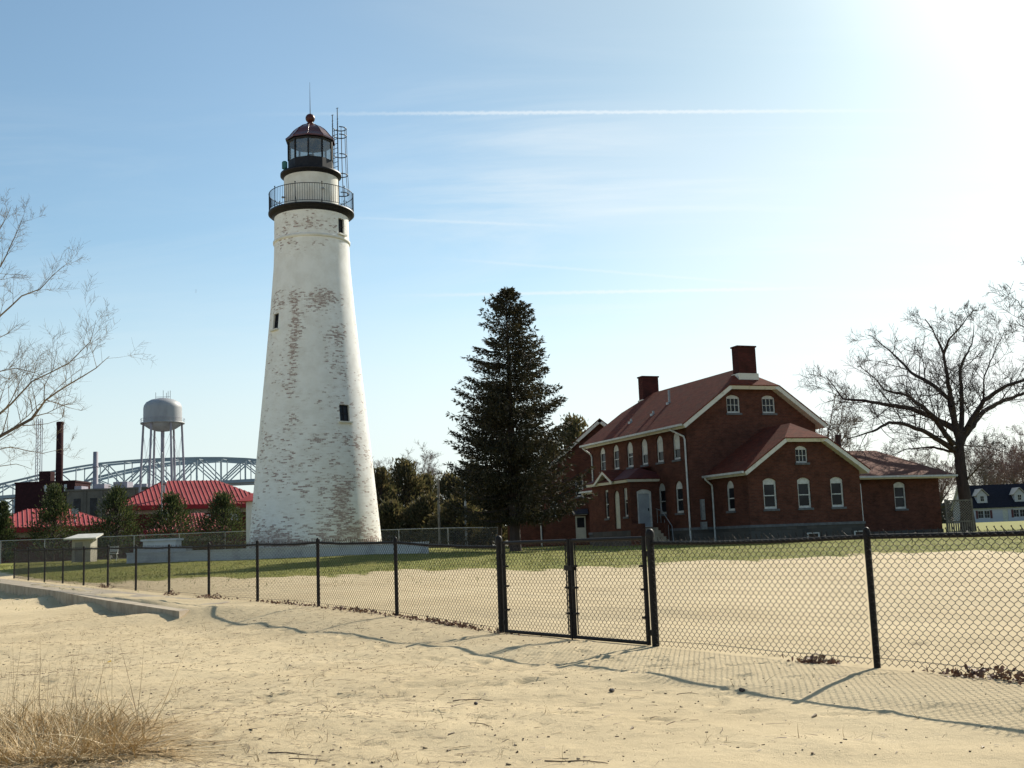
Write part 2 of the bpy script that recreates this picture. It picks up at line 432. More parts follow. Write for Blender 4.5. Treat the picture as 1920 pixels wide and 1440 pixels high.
xs = varstep([(-3000, -300, 300), (-300, -60, 30), (-60, -26, 2), (-26, -9, 0.25), (-9, -5, .10), (-5, 5, 0.045), (5, 7, .10), (7, 30, 0.5), (30, 70, 4), (70, 300, 30), (300, 3000, 300)])
ys = varstep([(-300, -20, 40), (-20, 5, 1.0), (5, 6.4, .10), (6.4, 12.2, 0.045), (12.2, 17, 0.08), (17, 30, 0.2), (30, 60, 0.5), (60, 120, 4), (120, 400, 40), (400, 5200, 400)])
g = link('ground', grid_mesh('ground', xs, ys, GROUND)); tag(g, kind='structure')

# pavement slab beside the fence
def fpt(tt, nn): return FP0 + FD * tt + FN * nn
mb = MB()
TT = [7.0, 9, 11, 13, 15, 17, 19, 21, 23, 25, 27, 29, 31, 33, 36, 40]
tops = []
for i, tt in enumerate(TT):
    zt = float(np.interp(FP0[1] + tt * FD[1], PY, PZ)) + 0.02
    bt_ = tt + (2.0 if i == 0 else 0.0)
    a = fpt(tt, float(walk_edge(tt))); c_ = fpt(max(bt_, 9.0), 0.45)
    tops.append(((a[0], a[1], zt), (c_[0], c_[1], zt + 0.005)))
for i in range(len(tops) - 1):
    (a, b_), (c_, d_) = tops[i], tops[i + 1]
    q = 0.006
    def l3(p, r, f): return tuple(p[k] + (r[k] - p[k]) * f for k in range(3))
    a2, b2 = l3(a, c_, q), l3(b_, d_, q)
    dn = lambda p: (p[0], p[1], p[2] - 0.6)
    vs = [a2, b2, d_, c_, dn(a2), dn(b2), dn(d_), dn(c_)]
    if i == 0: vs[1] = l3(b_, d_, 0.02); vs[5] = dn(vs[1])
    o = MB().add(vs, [(0, 3, 2, 1), (0, 4, 7, 3), (1, 2, 6, 5), (0, 1, 5, 4), (2, 3, 7, 6)])
    if i == 0:
        walk = thing('pavement', 'low concrete pavement running along the fence foot', 'pavement', (0, 0, 0)); 
        for k_ in ('label', 'category'): del walk[k_]
        tag(walk, kind='structure')
    o.build('pavement_slab', CONC, walk)

# ------------------------------------------------------------------ chain-link fence
def link_panel(Lx, H, p=0.073, r=0.0027, z0=0.03, barbs=True, detail=True, rnd=1):
    rg = np.random.default_rng(rnd)
    h = p / 2; nk = int(Lx / h); nj = int((H - z0) / h)
    A, B = [], []
    fr = [(0, 0.0), (0.2, 0.06), (0.8, 0.94), (1, 1.0)] if detail else [(0, 0.0), (1, 1.0)]
    K, J = np.meshgrid(np.arange(nk), np.arange(nj)); K = K.ravel(); J = J.ravel()
    par = ((J + K) % 2).astype(float)
    xa = (K + par) * h; xb = (K + 1 - par) * h; za = z0 + J * h
    yb = np.where(par > 0, 1, -1) * 0.0022
    for (f0, g0), (f1, g1) in zip(fr[:-1], fr[1:]):
        A.append(np.stack([xa + (xb - xa) * g0, yb * (1 - 2 * g0), za + f0 * h], 1))
        B.append(np.stack([xa + (xb - xa) * g1, yb * (1 - 2 * g1), za + f1 * h], 1))
    A = np.concatenate(A); B = np.concatenate(B)
    rr = np.full(len(A), r)
    if barbs:
        k = np.arange(0, nk, 2); zt = z0 + nj * h
        x = (k + 0.5) * h; j = rg.normal(0, 0.012, len(k))
        A = np.concatenate([A, np.stack([x + h * 0.45, 0 * x, 0 * x + zt], 1), np.stack([x - h * 0.1, 0 * x, 0 * x + zt], 1)])
        tip = np.stack([x - 0.018 + j, rg.normal(0, 0.008, len(k)), 0 * x + zt + 0.045], 1)
        B = np.concatenate([B, tip, tip + np.array([[0.008, 0, 0.004]])])
        rr = np.concatenate([rr, np.full(2 * len(k), r * 1.15)])
    return segs(A, B, rr, rr, 4)

SP = 2.92
fence_t = [-8.85, -5.93, -3.04, 0.0] + [SP * k + 0.0 for k in range(1, 13)]
HF = 1.14
def fence_base(tt):
    p = FP0 + FD * tt; z = float(np.interp(p[1], PY, PZ))
    return Vector((p[0], p[1], z))
panel_me = np_mesh('chain_link', *link_panel(SP - 0.02, HF + 0.005, z0=0.02), WIRE, True)
panel_far = np_mesh('chain_link_far', *link_panel(SP - 0.02, HF + 0.005, z0=0.02, r=0.0022, detail=True, rnd=2), WIRE, True)
fang = math.atan2(FD[1], FD[0])

def fence_run(name, label, ts, tall):
    base = fence_base(ts[0]); root = thing(name, label, 'fence', base)
    for i, tt in enumerate(ts):
        b0 = fence_base(tt) - base
        end = tt in tall
        r = 0.04 if end else 0.029; hh = 1.21 if end else HF
        o = MB().tube([b0 - Vector((0, 0, 0.3)), b0 + Vector((0, 0, hh))], r, 12).build('post', BLACK, root)
        cp = MB().lathe([(r * 1.18, hh - 0.05), (r * 1.2, hh), (r * 0.95, hh + 0.03), (r * 0.5, hh + 0.045), (0.001, hh + 0.048)], 12, 0, b0)
        if not end: cp.tube([b0 + Vector((FN[0] * -0.0, FN[1] * -0.0, hh - 0.01)), b0 + Vector((0, 0, hh + 0.03))], 0.03, 10)
        cp.build('post_cap', BLACK, o)
        if i < len(ts) - 1:
            b1 = fence_base(ts[i + 1]) - base
            zt = HF - 0.035
            mb = MB()
            pts = [b0 + Vector((0, 0, zt))]
            for f in (0.33, 0.66): pts.append(b0.lerp(b1, f) + Vector((0, 0, zt - 0.012 + random.uniform(-.008, .008))))
            pts.append(b1 + Vector((0, 0, zt)))
            mb.tube(pts, 0.021, 10).build('top_rail', BLACK, root)
            tp = [b0.lerp(b1, f) + Vector((FN[0] * 0.01, FN[1] * 0.01, 0.075 + random.uniform(-.012, .012))) for f in (0, .3, .6, 1)]
            MB().tube(tp, 0.0026, 5).build('tension_wire', WIRE, root)
            o = link('chain_link_mesh', panel_me if (b0 + base).y < 30 else panel_far, root)
            off = Vector((FN[0], FN[1], 0)) * 0.03
            o.location = b0 + off; d = b1 - b0
            o.rotation_euler = (0, -math.atan2(d.z, math.hypot(d.x, d.y)), math.atan2(d.y, d.x))
            o.scale = (d.length / SP, 1, 1)
            if random.random() < 1:   # tie wires on the rail
                for q in range(1, 6):
                    mt = MB()
                    c_ = b0.lerp(b1, q / 6) + Vector((0, 0, zt))
                    mt.tube([c_ + off * 1.1 + Vector((0, 0, -0.06)), c_ + off * .9 + Vector((0, 0, 0.024)), c_ - off * .9 + Vector((0, 0, 0.02))], 0.0028, 4)
                    mt.build('tie_wire', WIRE, root)
    return root
fence_run('chain_link_fence', 'long black chain-link fence receding along the pavement to the left of the gates', fence_t[3:], [0.0])
fence_run('chain_link_fence', 'near black chain-link fence on the sand to the right of the gates', fence_t[:3][::-1], [-3.04])

def gate_leaf(label, t0, t1, hinge_at_start):
    p0, p1 = fence_base(t0), fence_base(t1)
    base = p0.copy(); base.z = 0.13
    L = math.hypot(p1.x - p0.x, p1.y - p0.y)
    root = thing('gate_leaf', label, 'gate', base, math.atan2(p1.y - p0.y, p1.x - p0.x))
    zb, zt = 0.03, 1.15
    for x in (0.0, L): MB().tube([(x, 0, zb - 0.02), (x, 0, zt + 0.02)], 0.024, 10).build('frame_stile', BLACK, root)
    for z in (zb, zt): MB().tube([(0.022, 0, z), (L - 0.022, 0, z)], 0.021, 10).build('frame_rail', BLACK, root)
    V, Fq = link_panel(L - 0.06, zt - 0.01, z0=zb + 0.01, barbs=False, rnd=5); V[:, 0] += 0.03
    link('chain_link_mesh', np_mesh('gate_link', V, Fq, WIRE, True), root)
    for x in (0.045, L - 0.045): MB().beam((x, -0.012, zb + .03), (x, -0.012, zt - .03), 0.018, 0.006).build('tension_bar', BLACK, root)
    hx = -0.035 if hinge_at_start else L + 0.035
    for z in (0.14, 0.98):
        MB().box(min(hx, hx * .2 if hinge_at_start else L), max(hx, 0 if hinge_at_start else L), -0.03, 0.03, z - 0.03, z + 0.03).build('hinge', BLACK, root)
    for z in (0.3, 0.6, 0.85):
        for x in (0.03, L - 0.03): MB().box(x - 0.03, x + 0.03, -0.032, 0.032, z - 0.012, z + 0.012).build('clamp', BLACK, root)
    return root, L
g1, L1 = gate_leaf('left leaf of the black chain-link double gate', -0.11, -1.535, True)
g2, L2 = gate_leaf('right leaf of the black chain-link double gate', -2.93, -1.60, True)
MB().box(L1 - 0.06, L1 + 0.10, -0.035, 0.035, 0.80, 0.86).build('latch', BLACK, g1)
MB().tube([(L2 + 0.01, 0.04, -0.1), (L2 + 0.01, 0.04, 0.35)], 0.01, 8).build('drop_rod', BLACK, g2)

# far galvanised fences
def far_fence(label, pts, H, step):
    base = Vector((pts[0][0], pts[0][1], gz(*pts[0]))); root = thing('galvanised_fence', label, 'fence', base)
    for (a, b_) in zip(pts[:-1], pts[1:]):
        n = max(1, round(math.dist(a, b_) / step)); q = [Vector((a[0] + (b_[0] - a[0]) * k / n, a[1] + (b_[1] - a[1]) * k / n, 0)) for k in range(n + 1)]
        for p in q: p.z = gz(p.x, p.y)
        me = np_mesh('far_link', *link_panel((q[1] - q[0]).length, H, p=0.12, r=0.0028, detail=False, barbs=False), GALV)
        for k in range(n + 1): MB().tube([q[k] - base - Vector((0, 0, .2)), q[k] - base + Vector((0, 0, H + .03))], 0.032, 8).build('post', GALV, root)
        for k in range(n):
            MB().tube([q[k] - base + Vector((0, 0, H)), q[k + 1] - base + Vector((0, 0, H))], 0.026, 8).build('top_rail', GALV, root)
            o = link('chain_link_mesh', me, root); o.location = q[k] - base; d = q[k + 1] - q[k]
            o.rotation_euler = (0, -math.atan2(d.z, d.xy.length), math.atan2(d.y, d.x))
    return root
far_fence('tall grey galvanised fence in front of the dark pines, left of the lighthouse', [(-46, 86), (-21.5, 83), (-18, 82.5)], 1.72, 3.6)
far_fence('grey galvanised fence between the lighthouse and the spruce', [(-12, 81), (-1.4, 79.5)], 1.42, 3.3)
# ------------------------------------------------------------------ lighthouse
TX, TY, TZ = -11.44, 64.0, 0.88
K64 = 64.0 / 62.0
def lz(z): return 1.31 + (z - 1.31) * K64 - TZ
PHI = math.atan2(-TY, -TX)
PHI = math.atan2(0 - TY, 0 - TX)

m, t, b = newmat('peeling_whitewash')
co = t.new('ShaderNodeTexCoord').outputs['Object']
sx = t.new('ShaderNodeSeparateXYZ'); t.l.new(co, sx.inputs[0])
ang = t.math('ARCTAN2', sx.outputs[1], sx.outputs[0])
ang = t.math('SUBTRACT', ang, PHI)                      # 0 = side seen by the beach
cb = t.new('ShaderNodeCombineXYZ'); t.l.new(t.math('MULTIPLY', ang, 2.9), cb.inputs[0]); t.l.new(sx.outputs[2], cb.inputs[1])
uv = cb.outputs[0]; Z = sx.outputs[2]
wob = t.vmath('ADD', uv, t.vmath('MULTIPLY', t.vmath('SUBTRACT', t.noise(uv, 3.0, 2.0, 0.5, out=1), (0.5, 0.5, 0.5)), (0.02, 0.02, 0)))
def brk(c1, c2, mo, ms=0.008):
    bt = t.new('ShaderNodeTexBrick'); t.l.new(wob, bt.inputs['Vector'])
    bt.inputs['Color1'].default_value = c1; bt.inputs['Color2'].default_value = c2; bt.inputs['Mortar'].default_value = mo
    for k, v in (('Scale', 1.0), ('Mortar Size', ms), ('Mortar Smooth', 0.4), ('Bias', 0.0), ('Brick Width', 0.225), ('Row Height', 0.08)): bt.inputs[k].default_value = v
    return bt
rnd = brk((0, 0, 0, 1), (1, 1, 1, 1), (0.45, 0.45, 0.45, 1))
red = brk((0.30, 0.140, 0.105, 1), (0.19, 0.085, 0.068, 1), (0.40, 0.34, 0.29, 1))
big = t.noise(uv, 0.55, 5.0, 0.62, 0.4); mid = t.noise(t.mapping(uv, scale=(1.0, 2.6, 1)), 2.1, 5.0, 0.7); fine = t.noise(uv, 16.0, 4.0, 0.7)
score = t.math('ADD', t.math('MULTIPLY', big, 0.9), t.math('MULTIPLY', mid, 0.8))
score = t.math('ADD', score, t.math('MULTIPLY', rnd.outputs[0], 0.30))
score = t.math('ADD', score, t.math('MULTIPLY', fine, 0.36))
def gauss(a0, z0, sa, sz, amp):
    da = t.math('DIVIDE', t.math('SUBTRACT', ang, a0), sa); dz = t.math('DIVIDE', t.math('SUBTRACT', Z, z0), sz)
    e = t.math('ADD', t.math('MULTIPLY', da, da), t.math('MULTIPLY', dz, dz))
    return t.math('MULTIPLY', t.math('EXPONENT', t.math('MULTIPLY', e, -1.0)), amp)
ex = t.ramp(Z, 0.0, 3.0, 0.16, 0.0)                                   # worn foot
for a in ((0.42, 3.1, 0.20, 1.0, 0.38), (0.05, 0.6, 1.0, 0.9, 0.10), (-0.75, 0.7, 0.35, 0.7, 0.20), (-0.42, 13.0, 0.13, 5.0, 0.20), (0.02, 14.4, 1.1, 0.6, 0.26), (0.55, 12.2, 0.22, 0.6, 0.24),
          (0.45, 8.6, 0.3, 2.6, 0.10), (0.1, 6.3, 0.8, 0.35, 0.14), (-0.1, 4.2, 0.9, 1.2, 0.10), (0.6, 1.6, 0.4, 1.0, 0.16), (0.0, 18.7, 0.6, 0.3, 0.22), (-0.05, 16.0, 3.2, 1.0, -0.35), (-0.05, 10.0, 0.25, 3.5, -0.12)):
    ex = t.math('ADD', ex, gauss(*a))
score = t.math('ADD', score, ex)
peel = t.ramp(score, 1.345, 1.41)
fleck = t.noise(t.mapping(uv, scale=(1.0, 2.4, 1)), 7.5, 3.0, 0.6)           # paint still clinging inside the worn areas
peel = t.math('MULTIPLY', peel, t.ramp(t.math('ADD', fleck, t.math('MULTIPLY', rnd.outputs[0], .25)), .50, .68, .18, 1.0))
white = t.mix(t.ramp(t.noise(uv, 1.2, 6.0, 0.65), 0.35, 0.7), (0.86, 0.86, 0.83, 1), (0.77, 0.76, 0.72, 1))
white = t.mix(t.math('MULTIPLY', t.ramp(score, 1.16, 1.42), 0.35), white, (0.58, 0.52, 0.45, 1))
t.put(b.inputs['Base Color'], t.mix(t.math('MULTIPLY', peel, 0.70), white, red.outputs[0]))
b.inputs['Roughness'].default_value = 0.88; b.inputs['Specular IOR Level'].default_value = 0.2
hh = t.math('ADD', t.math('MULTIPLY', t.math('SUBTRACT', 1.0, rnd.outputs[1]), 0.7), t.math('MULTIPLY', rnd.outputs[0], 0.55))
hh = t.math('SUBTRACT', t.math('ADD', hh, t.math('MULTIPLY', fine, 0.4)), t.math('MULTIPLY', peel, 0.5))
bn = t.new('ShaderNodeBump'); bn.inputs['Strength'].default_value = 0.8; bn.inputs['Distance'].default_value = 0.02
t.put(bn.inputs['Height'], hh); t.l.new(bn.outputs[0], b.inputs['Normal'])
TOWERPAINT = m
PLASTER = mat('painted_drum', (0.70, 0.69, 0.64), (0.60, 0.58, 0.52), 1.5, 0.8, 0.25, 12.0)
IRON = mat('black_iron', (0.010, 0.010, 0.014), (0.018, 0.017, 0.020), 6.0, 0.5, spec=.2)
IRONBLUE = mat('weathered_rail_iron', (0.012, 0.016, 0.026), (0.02, 0.025, 0.036), 9.0, 0.55, spec=.2)
DOME = mat('red_dome_paint', (0.085, 0.018, 0.014), (0.060, 0.013, 0.011), 2.0, 0.25, spec=0.5)
BALLP = mat('finial_paint', (0.07, 0.016, 0.014), (0.05, 0.012, 0.011), 3.0, 0.45, spec=0.3)
TEAL = mat('teal_horn_housing', (0.02, 0.10, 0.10), (0.03, 0.13, 0.12), 4.0, 0.4)
DARKIN = mat('dark_interior', (0.012, 0.011, 0.011), (0.02, 0.018, 0.017), 3.0, 0.8)
BRASS = mat('lens_housing', (0.30, 0.30, 0.26), (0.14, 0.14, 0.13), 5.0, 0.25, metal=0.5)
m, t, b = newmat('lantern_glass')
mx = t.new('ShaderNodeMixShader'); tp = t.new('ShaderNodeBsdfTransparent'); gl_ = t.new('ShaderNodeBsdfGlossy'); df = t.new('ShaderNodeBsdfDiffuse')
tp.inputs[0].default_value = (0.74, 0.76, 0.74, 1); gl_.inputs['Roughness'].default_value = 0.05; df.inputs[0].default_value = (0.35, 0.33, 0.28, 1)
mx.inputs[0].default_value = 0.16; t.l.new(tp.outputs[0], mx.inputs[1]); t.l.new(gl_.outputs[0], mx.inputs[2])
mx2 = t.new('ShaderNodeMixShader'); t.put(mx2.inputs[0], t.ramp(t.noise(t.new('ShaderNodeTexCoord').outputs['Object'], 1.4, 4.0), 0.3, 0.8, 0.08, 0.4))
t.l.new(mx.outputs[0], mx2.inputs[1]); t.l.new(df.outputs[0], mx2.inputs[2]); t.l.new(mx2.outputs[0], t.n['Material Output'].inputs[0])
LGLASS = m

LH = thing('lighthouse', 'tall white conical brick lighthouse with peeling paint and a red lantern dome', 'lighthouse', (TX, TY, TZ))
pz = [(-0.6, 3.80), (lz(1.89), 3.558 * K64), (lz(6.2), 3.154 * K64), (lz(10.98), 2.675 * K64), (lz(14.64), 2.335 * K64), (lz(17.11), 2.135 * K64), (lz(18.45), 2.10 * K64), (lz(20.2), 2.085 * K64)]
prz = [p[0] for p in pz]; prr = [p[1] for p in pz]
def tr_(z): return float(np.interp(z, prz, prr))
wins = [(-2.02, 13.25, 14.12, 0.50), (1.60, 7.98, 8.88, 0.62), (1.66, 18.68, 19.56, 0.56)]
NS = 144
wd = []
for off, z0, z1, w in wins:
    z0, z1 = lz(z0), lz(z1); r = tr_((z0 + z1) / 2); th = PHI + math.asin(off * K64 / r)
    k0 = int(round((th / (2 * math.pi)) * NS - w / 2 / (2 * math.pi * r / NS))); k1 = k0 + max(2, round(w / (2 * math.pi * r / NS)))
    wd.append((z0, z1, k0, k1, r))
rows = sorted(set([round(q, 4) for q in list(np.arange(-0.6, lz(20.2), 0.35)) + [lz(20.2)] + [x for w in wd for x in w[:2]]]))
mb = MB(); vs = []
for z in rows:
    r = tr_(z); vs += [(r * math.cos(2 * math.pi * k / NS), r * math.sin(2 * math.pi * k / NS), z) for k in range(NS)]
fs = []
for i in range(len(rows) - 1):
    zm = (rows[i] + rows[i + 1]) / 2
    for k in range(NS):
        if any(z0 < zm < z1 and any((k - kk) % NS == 0 for kk in range(k0, k1)) for z0, z1, k0, k1, r in wd): continue
        fs.append((i * NS + k, i * NS + (k + 1) % NS, (i + 1) * NS + (k + 1) % NS, (i + 1) * NS + k))
mb.add(vs, fs, 0, True).build('tower_shaft', TOWERPAINT, LH, uv=False)
for z0, z1, k0, k1, r in wd:
    a0, a1 = 2 * math.pi * k0 / NS, 2 * math.pi * k1 / NS
    P = lambda a, z, d: ((tr_(z) - d) * math.cos(a), (tr_(z) - d) * math.sin(a), z)
    dep = 0.17; mb = MB()
    for (p, q) in (((a0, z0), (a0, z1)), ((a0, z1), (a1, z1)), ((a1, z1), (a1, z0)), ((a1, z0), (a0, z0))):
        mb.add([P(*p, 0), P(*q, 0), P(*q, dep), P(*p, dep)], [(0, 1, 2, 3)])
    wo = mb.build('window', PLASTER, LH)
    MB().add([P(a0, z0, dep - .02), P(a1, z0, dep - .02), P(a1, z1, dep - .02), P(a0, z1, dep - .02)], [(0, 1, 2, 3)]).build('pane', GLASS, wo)
    fr = MB(); am = (a0 + a1) / 2
    for a in (a0 + .012, am, a1 - .012): fr.beam(P(a, z0, dep - .05), P(a, z1, dep - .05), 0.05, 0.04)
    for z in (z0 + .03, (z0 + z1) / 2, z1 - .03): fr.beam(P(a0, z, dep - .055), P(a1, z, dep - .055), 0.05, 0.04)
    fr.build('frame', IRON, wo)
    MB().beam(P(a0 - .03, z0 - .05, -.05), P(a1 + .03, z0 - .05, -.05), 0.22, 0.09).build('sill', PLASTER, wo)
zb = lz(18.45)
MB().lathe([(2.09 * K64, zb - .14), (2.16 * K64, zb - .1), (2.17 * K64, zb + .03), (2.09 * K64, zb + .08)], 96).build('belt_course', PLASTER, LH)
# gallery: flared bracket cornice and deck
G_ = K64
MB().lathe([(2.06 * G_, lz(19.84)), (2.13 * G_, lz(19.89)), (2.15 * G_, lz(19.95)), (2.27 * G_, lz(20.01)), (2.34 * G_, lz(20.03)), (2.36 * G_, lz(20.08)), (2.42 * G_, lz(20.10)), (2.42 * G_, lz(20.19)), (1.3 * G_, lz(20.21))], 96).build('gallery_deck', IRON, LH)
# railing
RR = 2.375 * G_; z0, zt = lz(20.19), lz(21.28)
for z, r in ((z0 + .12, .016), (zt, .022)):
    MB().tube([(RR * math.cos(2 * math.pi * k / 72), RR * math.sin(2 * math.pi * k / 72), z) for k in range(73)], r, 6, cap=False).build('railing_rail', IRONBLUE, LH)
for k in range(10):
    a = PHI + R(-21.6 + 36 * k)
    c_ = Vector((RR * math.cos(a), RR * math.sin(a), 0))
    o = MB().tube([c_ + Vector((0, 0, z0 - .02)), c_ + Vector((0, 0, zt + .07))], 0.024, 8).ball(c_ + Vector((0, 0, zt + .1)), 0.04, 6).build('railing_post', IRONBLUE, LH)
    br = Vector((math.cos(a), math.sin(a), 0))
    MB().tube([c_ * 0.90 + Vector((0, 0, z0)), c_ + Vector((0, 0, z0 + .45))], 0.014, 6).build('brace', IRONBLUE, o)
a = np.arange(110) * 2 * math.pi / 110
A = np.stack([RR * np.cos(a), RR * np.sin(a), np.full(110, z0 + .1)], 1); B = A.copy(); B[:, 2] = zt
o = link('railing_balusters', np_mesh('balusters', *segs(A, B, 0.0105, 0.0105, 4), IRONBLUE), LH)
# watch room drum
wz0, wz1 = lz(20.2), lz(22.4)
MB().lathe([(1.545 * G_, wz0), (1.535 * G_, wz0 + .3), (1.53 * G_, wz1)], 80).build('watch_room', PLASTER, LH)
MB().lathe([(1.5 * G_, lz(22.20)), (1.60 * G_, lz(22.27)), (1.68 * G_, lz(22.36)), (1.73 * G_, lz(22.38)), (1.73 * G_, lz(22.50)), (1.1 * G_, lz(22.52))], 80).build('lantern_gallery', IRON, LH)
for az, zz in ((0.42, 21.25), (-1.25, 21.0)):
    a = PHI + az; c_ = Vector((1.545 * G_ * math.cos(a), 1.545 * G_ * math.sin(a), lz(zz)))
    MB().tube([c_, c_ + Vector((math.cos(a), math.sin(a), 0)) * 0.12], 0.05, 8).ball(c_ + Vector((math.cos(a), math.sin(a), -.05)) * 0.14, 0.07, 6).build('wall_lamp', GALV, LH)
# lantern
A10 = PHI - R(6)
RL = 1.305 * G_
zl0, zg0, zg1, ze = lz(22.50), lz(23.22), lz(24.32), lz(24.46)
MB().lathe([(RL, zl0), (RL, zg0), (RL * .96, zg0 + .02), (RL * .9, zg0 + .02)], 10, a0=A10, sm=False).build('lantern_wall', IRON, LH)
vert = [Vector((RL * math.cos(A10 + k * R(36)), RL * math.sin(A10 + k * R(36)), 0)) for k in range(10)]
for k in range(10):
    p, q = vert[k], vert[(k + 1) % 10]
    MB().beam(p * .985 + Vector((0, 0, zg0)), p * .985 + Vector((0, 0, zg1 + .06)), 0.085, 0.085, up=p.normalized()).build('lantern_mullion', IRON, LH)
    i0, i1 = p.lerp(q, .06) * .97, p.lerp(q, .94) * .97
    MB().add([i0 + Vector((0, 0, zg0)), i1 + Vector((0, 0, zg0)), i1 + Vector((0, 0, zg1)), i0 + Vector((0, 0, zg1))], [(0, 1, 2, 3)]).build('lantern_pane', LGLASS, LH)
MB().lathe([(RL * 1.0, zg1 - .03), (RL * 1.02, zg1 + .06), (RL * .8, zg1 + .08)], 10, a0=A10, sm=False).build('lantern_head_ring', IRON, LH)
MB().lathe([(RL * .95, zg1 + .03), (RL * .7, zg1 + .32), (.05, zg1 + .6)], 10, a0=A10, sm=False).build('lantern_ceiling', DARKIN, LH)
MB().lathe([(RL * .9, zl0 + .05), (0.01, zl0 + .05)], 10, a0=A10, sm=False).build('lantern_floor', DARKIN, LH)
MB().lathe([(.05, zl0 + .05), (.07, zg0 - .1), (.20, zg0 - .05), (.24, zg0 + .1), (.26, zg0 + .3), (.2, zg0 + .5), (.02, zg0 + .55)], 16).build('beacon', BRASS, LH)
dome = [(1.43, 24.42), (1.435, 24.50), (1.33, 24.60), (1.20, 24.73), (1.10, 24.86), (0.97, 25.03), (0.82, 25.18), (0.62, 25.33), (0.40, 25.44), (0.22, 25.50)]
DM = MB().lathe([(r * G_, lz(z)) for r, z in dome], 10, a0=A10, sm=False).build('dome_roof', DOME, LH)
for k in range(10):
    a = A10 + k * R(36)
    MB().tube([(r * 1.01 * G_ * math.cos(a), r * 1.01 * G_ * math.sin(a), lz(z)) for r, z in dome[1:]], 0.02, 6).build('dome_rib', DOME, DM)
MB().lathe([(.20 * G_, lz(25.48)), (.25 * G_, lz(25.55)), (.16 * G_, lz(25.62)), (.15 * G_, lz(25.66))], 20).ball((0, 0, lz(25.9)), 0.275 * G_, 10).build('ball_finial', BALLP, LH)
MB().tube([(0, 0, lz(26.1)), (0, 0, lz(27.0)), (0, 0, lz(28.1))], [0.028, 0.018, 0.008], 6).build('lightning_rod', IRONBLUE, LH)
a = PHI + R(-66); c_ = Vector((1.60 * G_ * math.cos(a), 1.60 * G_ * math.sin(a), lz(22.52)))
MB().tube([c_, c_ + Vector((0, 0, .12))], .08, 10).tube([c_ + Vector((0, 0, .12)), c_ + Vector((0, 0, .5))], .16, 14).tube([c_ + Vector((0, 0, .5)), c_ + Vector((0, 0, .56))], [.16, .1], 14).build('horn_housing', TEAL, LH)
# caged ladder on the far right side
AL = PHI + R(129); er = Vector((math.cos(AL), math.sin(AL), 0)); et = Vector((-math.sin(AL), math.cos(AL), 0))
def lp(r, s, z): return er * (r * G_) + et * s + Vector((0, 0, lz(z)))
LADDER = MB().tube([lp(1.85, .23, 20.35), lp(1.85, .23, 26.0)], .034, 6).tube([lp(1.85, -.23, 20.35), lp(1.85, -.23, 26.0)], .034, 6).build('ladder_stile', IRONBLUE, LH)
mb = MB()
for k in range(18): mb.tube([lp(1.85, .23, 20.9 + .28 * k), lp(1.85, -.23, 20.9 + .28 * k)], .018, 5)
mb.build('ladder_rungs', IRONBLUE, LH)
def hoop(z, s): return [lp(1.85 + .38 * s * (1 - math.cos(q)), .23 * math.cos(q) if False else .36 * s * math.sin(q - math.pi) * -1 if False else .36 * s * math.sin(q), z) for q in np.linspace(0.72, 2 * math.pi - 0.72, 15)]
hz = [(25.86, 1.0), (25.4, 1.0), (24.2, 1.02), (23.0, 1.06), (21.85, 1.15)]
for z, s in hz: MB().tube(hoop(z, s), .032, 5).build('cage_hoop', IRONBLUE, LH)
for j in (1, 3, 5, 7, 9, 11, 13): MB().tube([hoop(z, s)[j] for z, s in hz], .018, 5).build('cage_bar', IRONBLUE, LH)
for s, top in ((.23, 26.7), (-.23, 27.0)):
    mb = MB().tube([lp(1.85, s, 25.9), lp(1.85, s, top)], .028, 6)
    for z in (26.0, 26.12, 26.3): mb.tube([lp(1.85, s - .06, z), lp(1.85, s + .06, z)], .018, 5)
    mb.tube([lp(1.85, s - .12, top - .05), lp(1.85, s + .12, top - .02)], .012, 5)
    mb.build('wind_sensor_mast', IRONBLUE, LH)

# ------------------------------------------------------------------ low whitewashed wall, block and annex at the tower foot
y0, z0 = 54.0, 0.72
o = thing('low_wall', 'low whitewashed concrete wall in front of the lighthouse foot', 'wall', (-18.7, 54, z0))
mb = MB().box(0, 14.4, 0, 0.45, -0.2, 0.62).box(0, 0.45, 0.45, 7.0, -0.2, 0.62).build('wall_body', WHITEWASH, o)
MB().box(-0.03, 14.43, -0.03, 0.48, 0.623, 0.68).build('coping', WHITEWASH, o)
o = thing('stepped_block', 'pale stepped concrete block standing behind the low wall', 'block', (-18.6, 58.5, 0.85))
MB().box(-1.3, 1.4, 0, 1.2, -0.2, 0.78).build('lower_tier', WHITEWASH, o); MB().box(-0.85, 0.85, 0.1, 1.1, 0.78, 1.12).build('upper_tier', WHITEWASH, o)
MB().box(-0.95, 0.95, 0.0, 1.2, 1.12, 1.22).build('cap_slab', WHITEWASH, o)
REDROOF = mat('red_metal_roof', (0.40, 0.068, 0.064), (0.32, 0.05, 0.05), 0.6, 0.6, spec=0.2)
REDFASC = mat('red_metal_fascia', (0.26, 0.022, 0.024), (0.20, 0.018, 0.02), 1.0, 0.6, spec=0.2)
o = thing('small_annex', 'small white annex with a red roof tucked behind the left of the lighthouse', 'building', (-16.35, 68.0, 0.9))
MB().box(0, 3.4, 0, 3.0, -0.2, 3.35).build('wall', PLASTER, o)
MB().slab([(-.45, -.4, 3.36), (3.8, -.4, 3.36), (2.6, 1.5, 4.3), (0.9, 1.5, 4.3)], .06).slab([(-.45, 3.4, 3.36), (-.45, -.4, 3.36), (0.9, 1.5, 4.3)], .06).slab([(3.8, 3.4, 3.36), (-.45, 3.4, 3.36), (.9, 1.5, 4.3), (2.6, 1.5, 4.3)], .06).slab([(3.8, -.4, 3.36), (3.8, 3.4, 3.36), (2.6, 1.5, 4.3)], .06).build('roof', REDROOF, o)
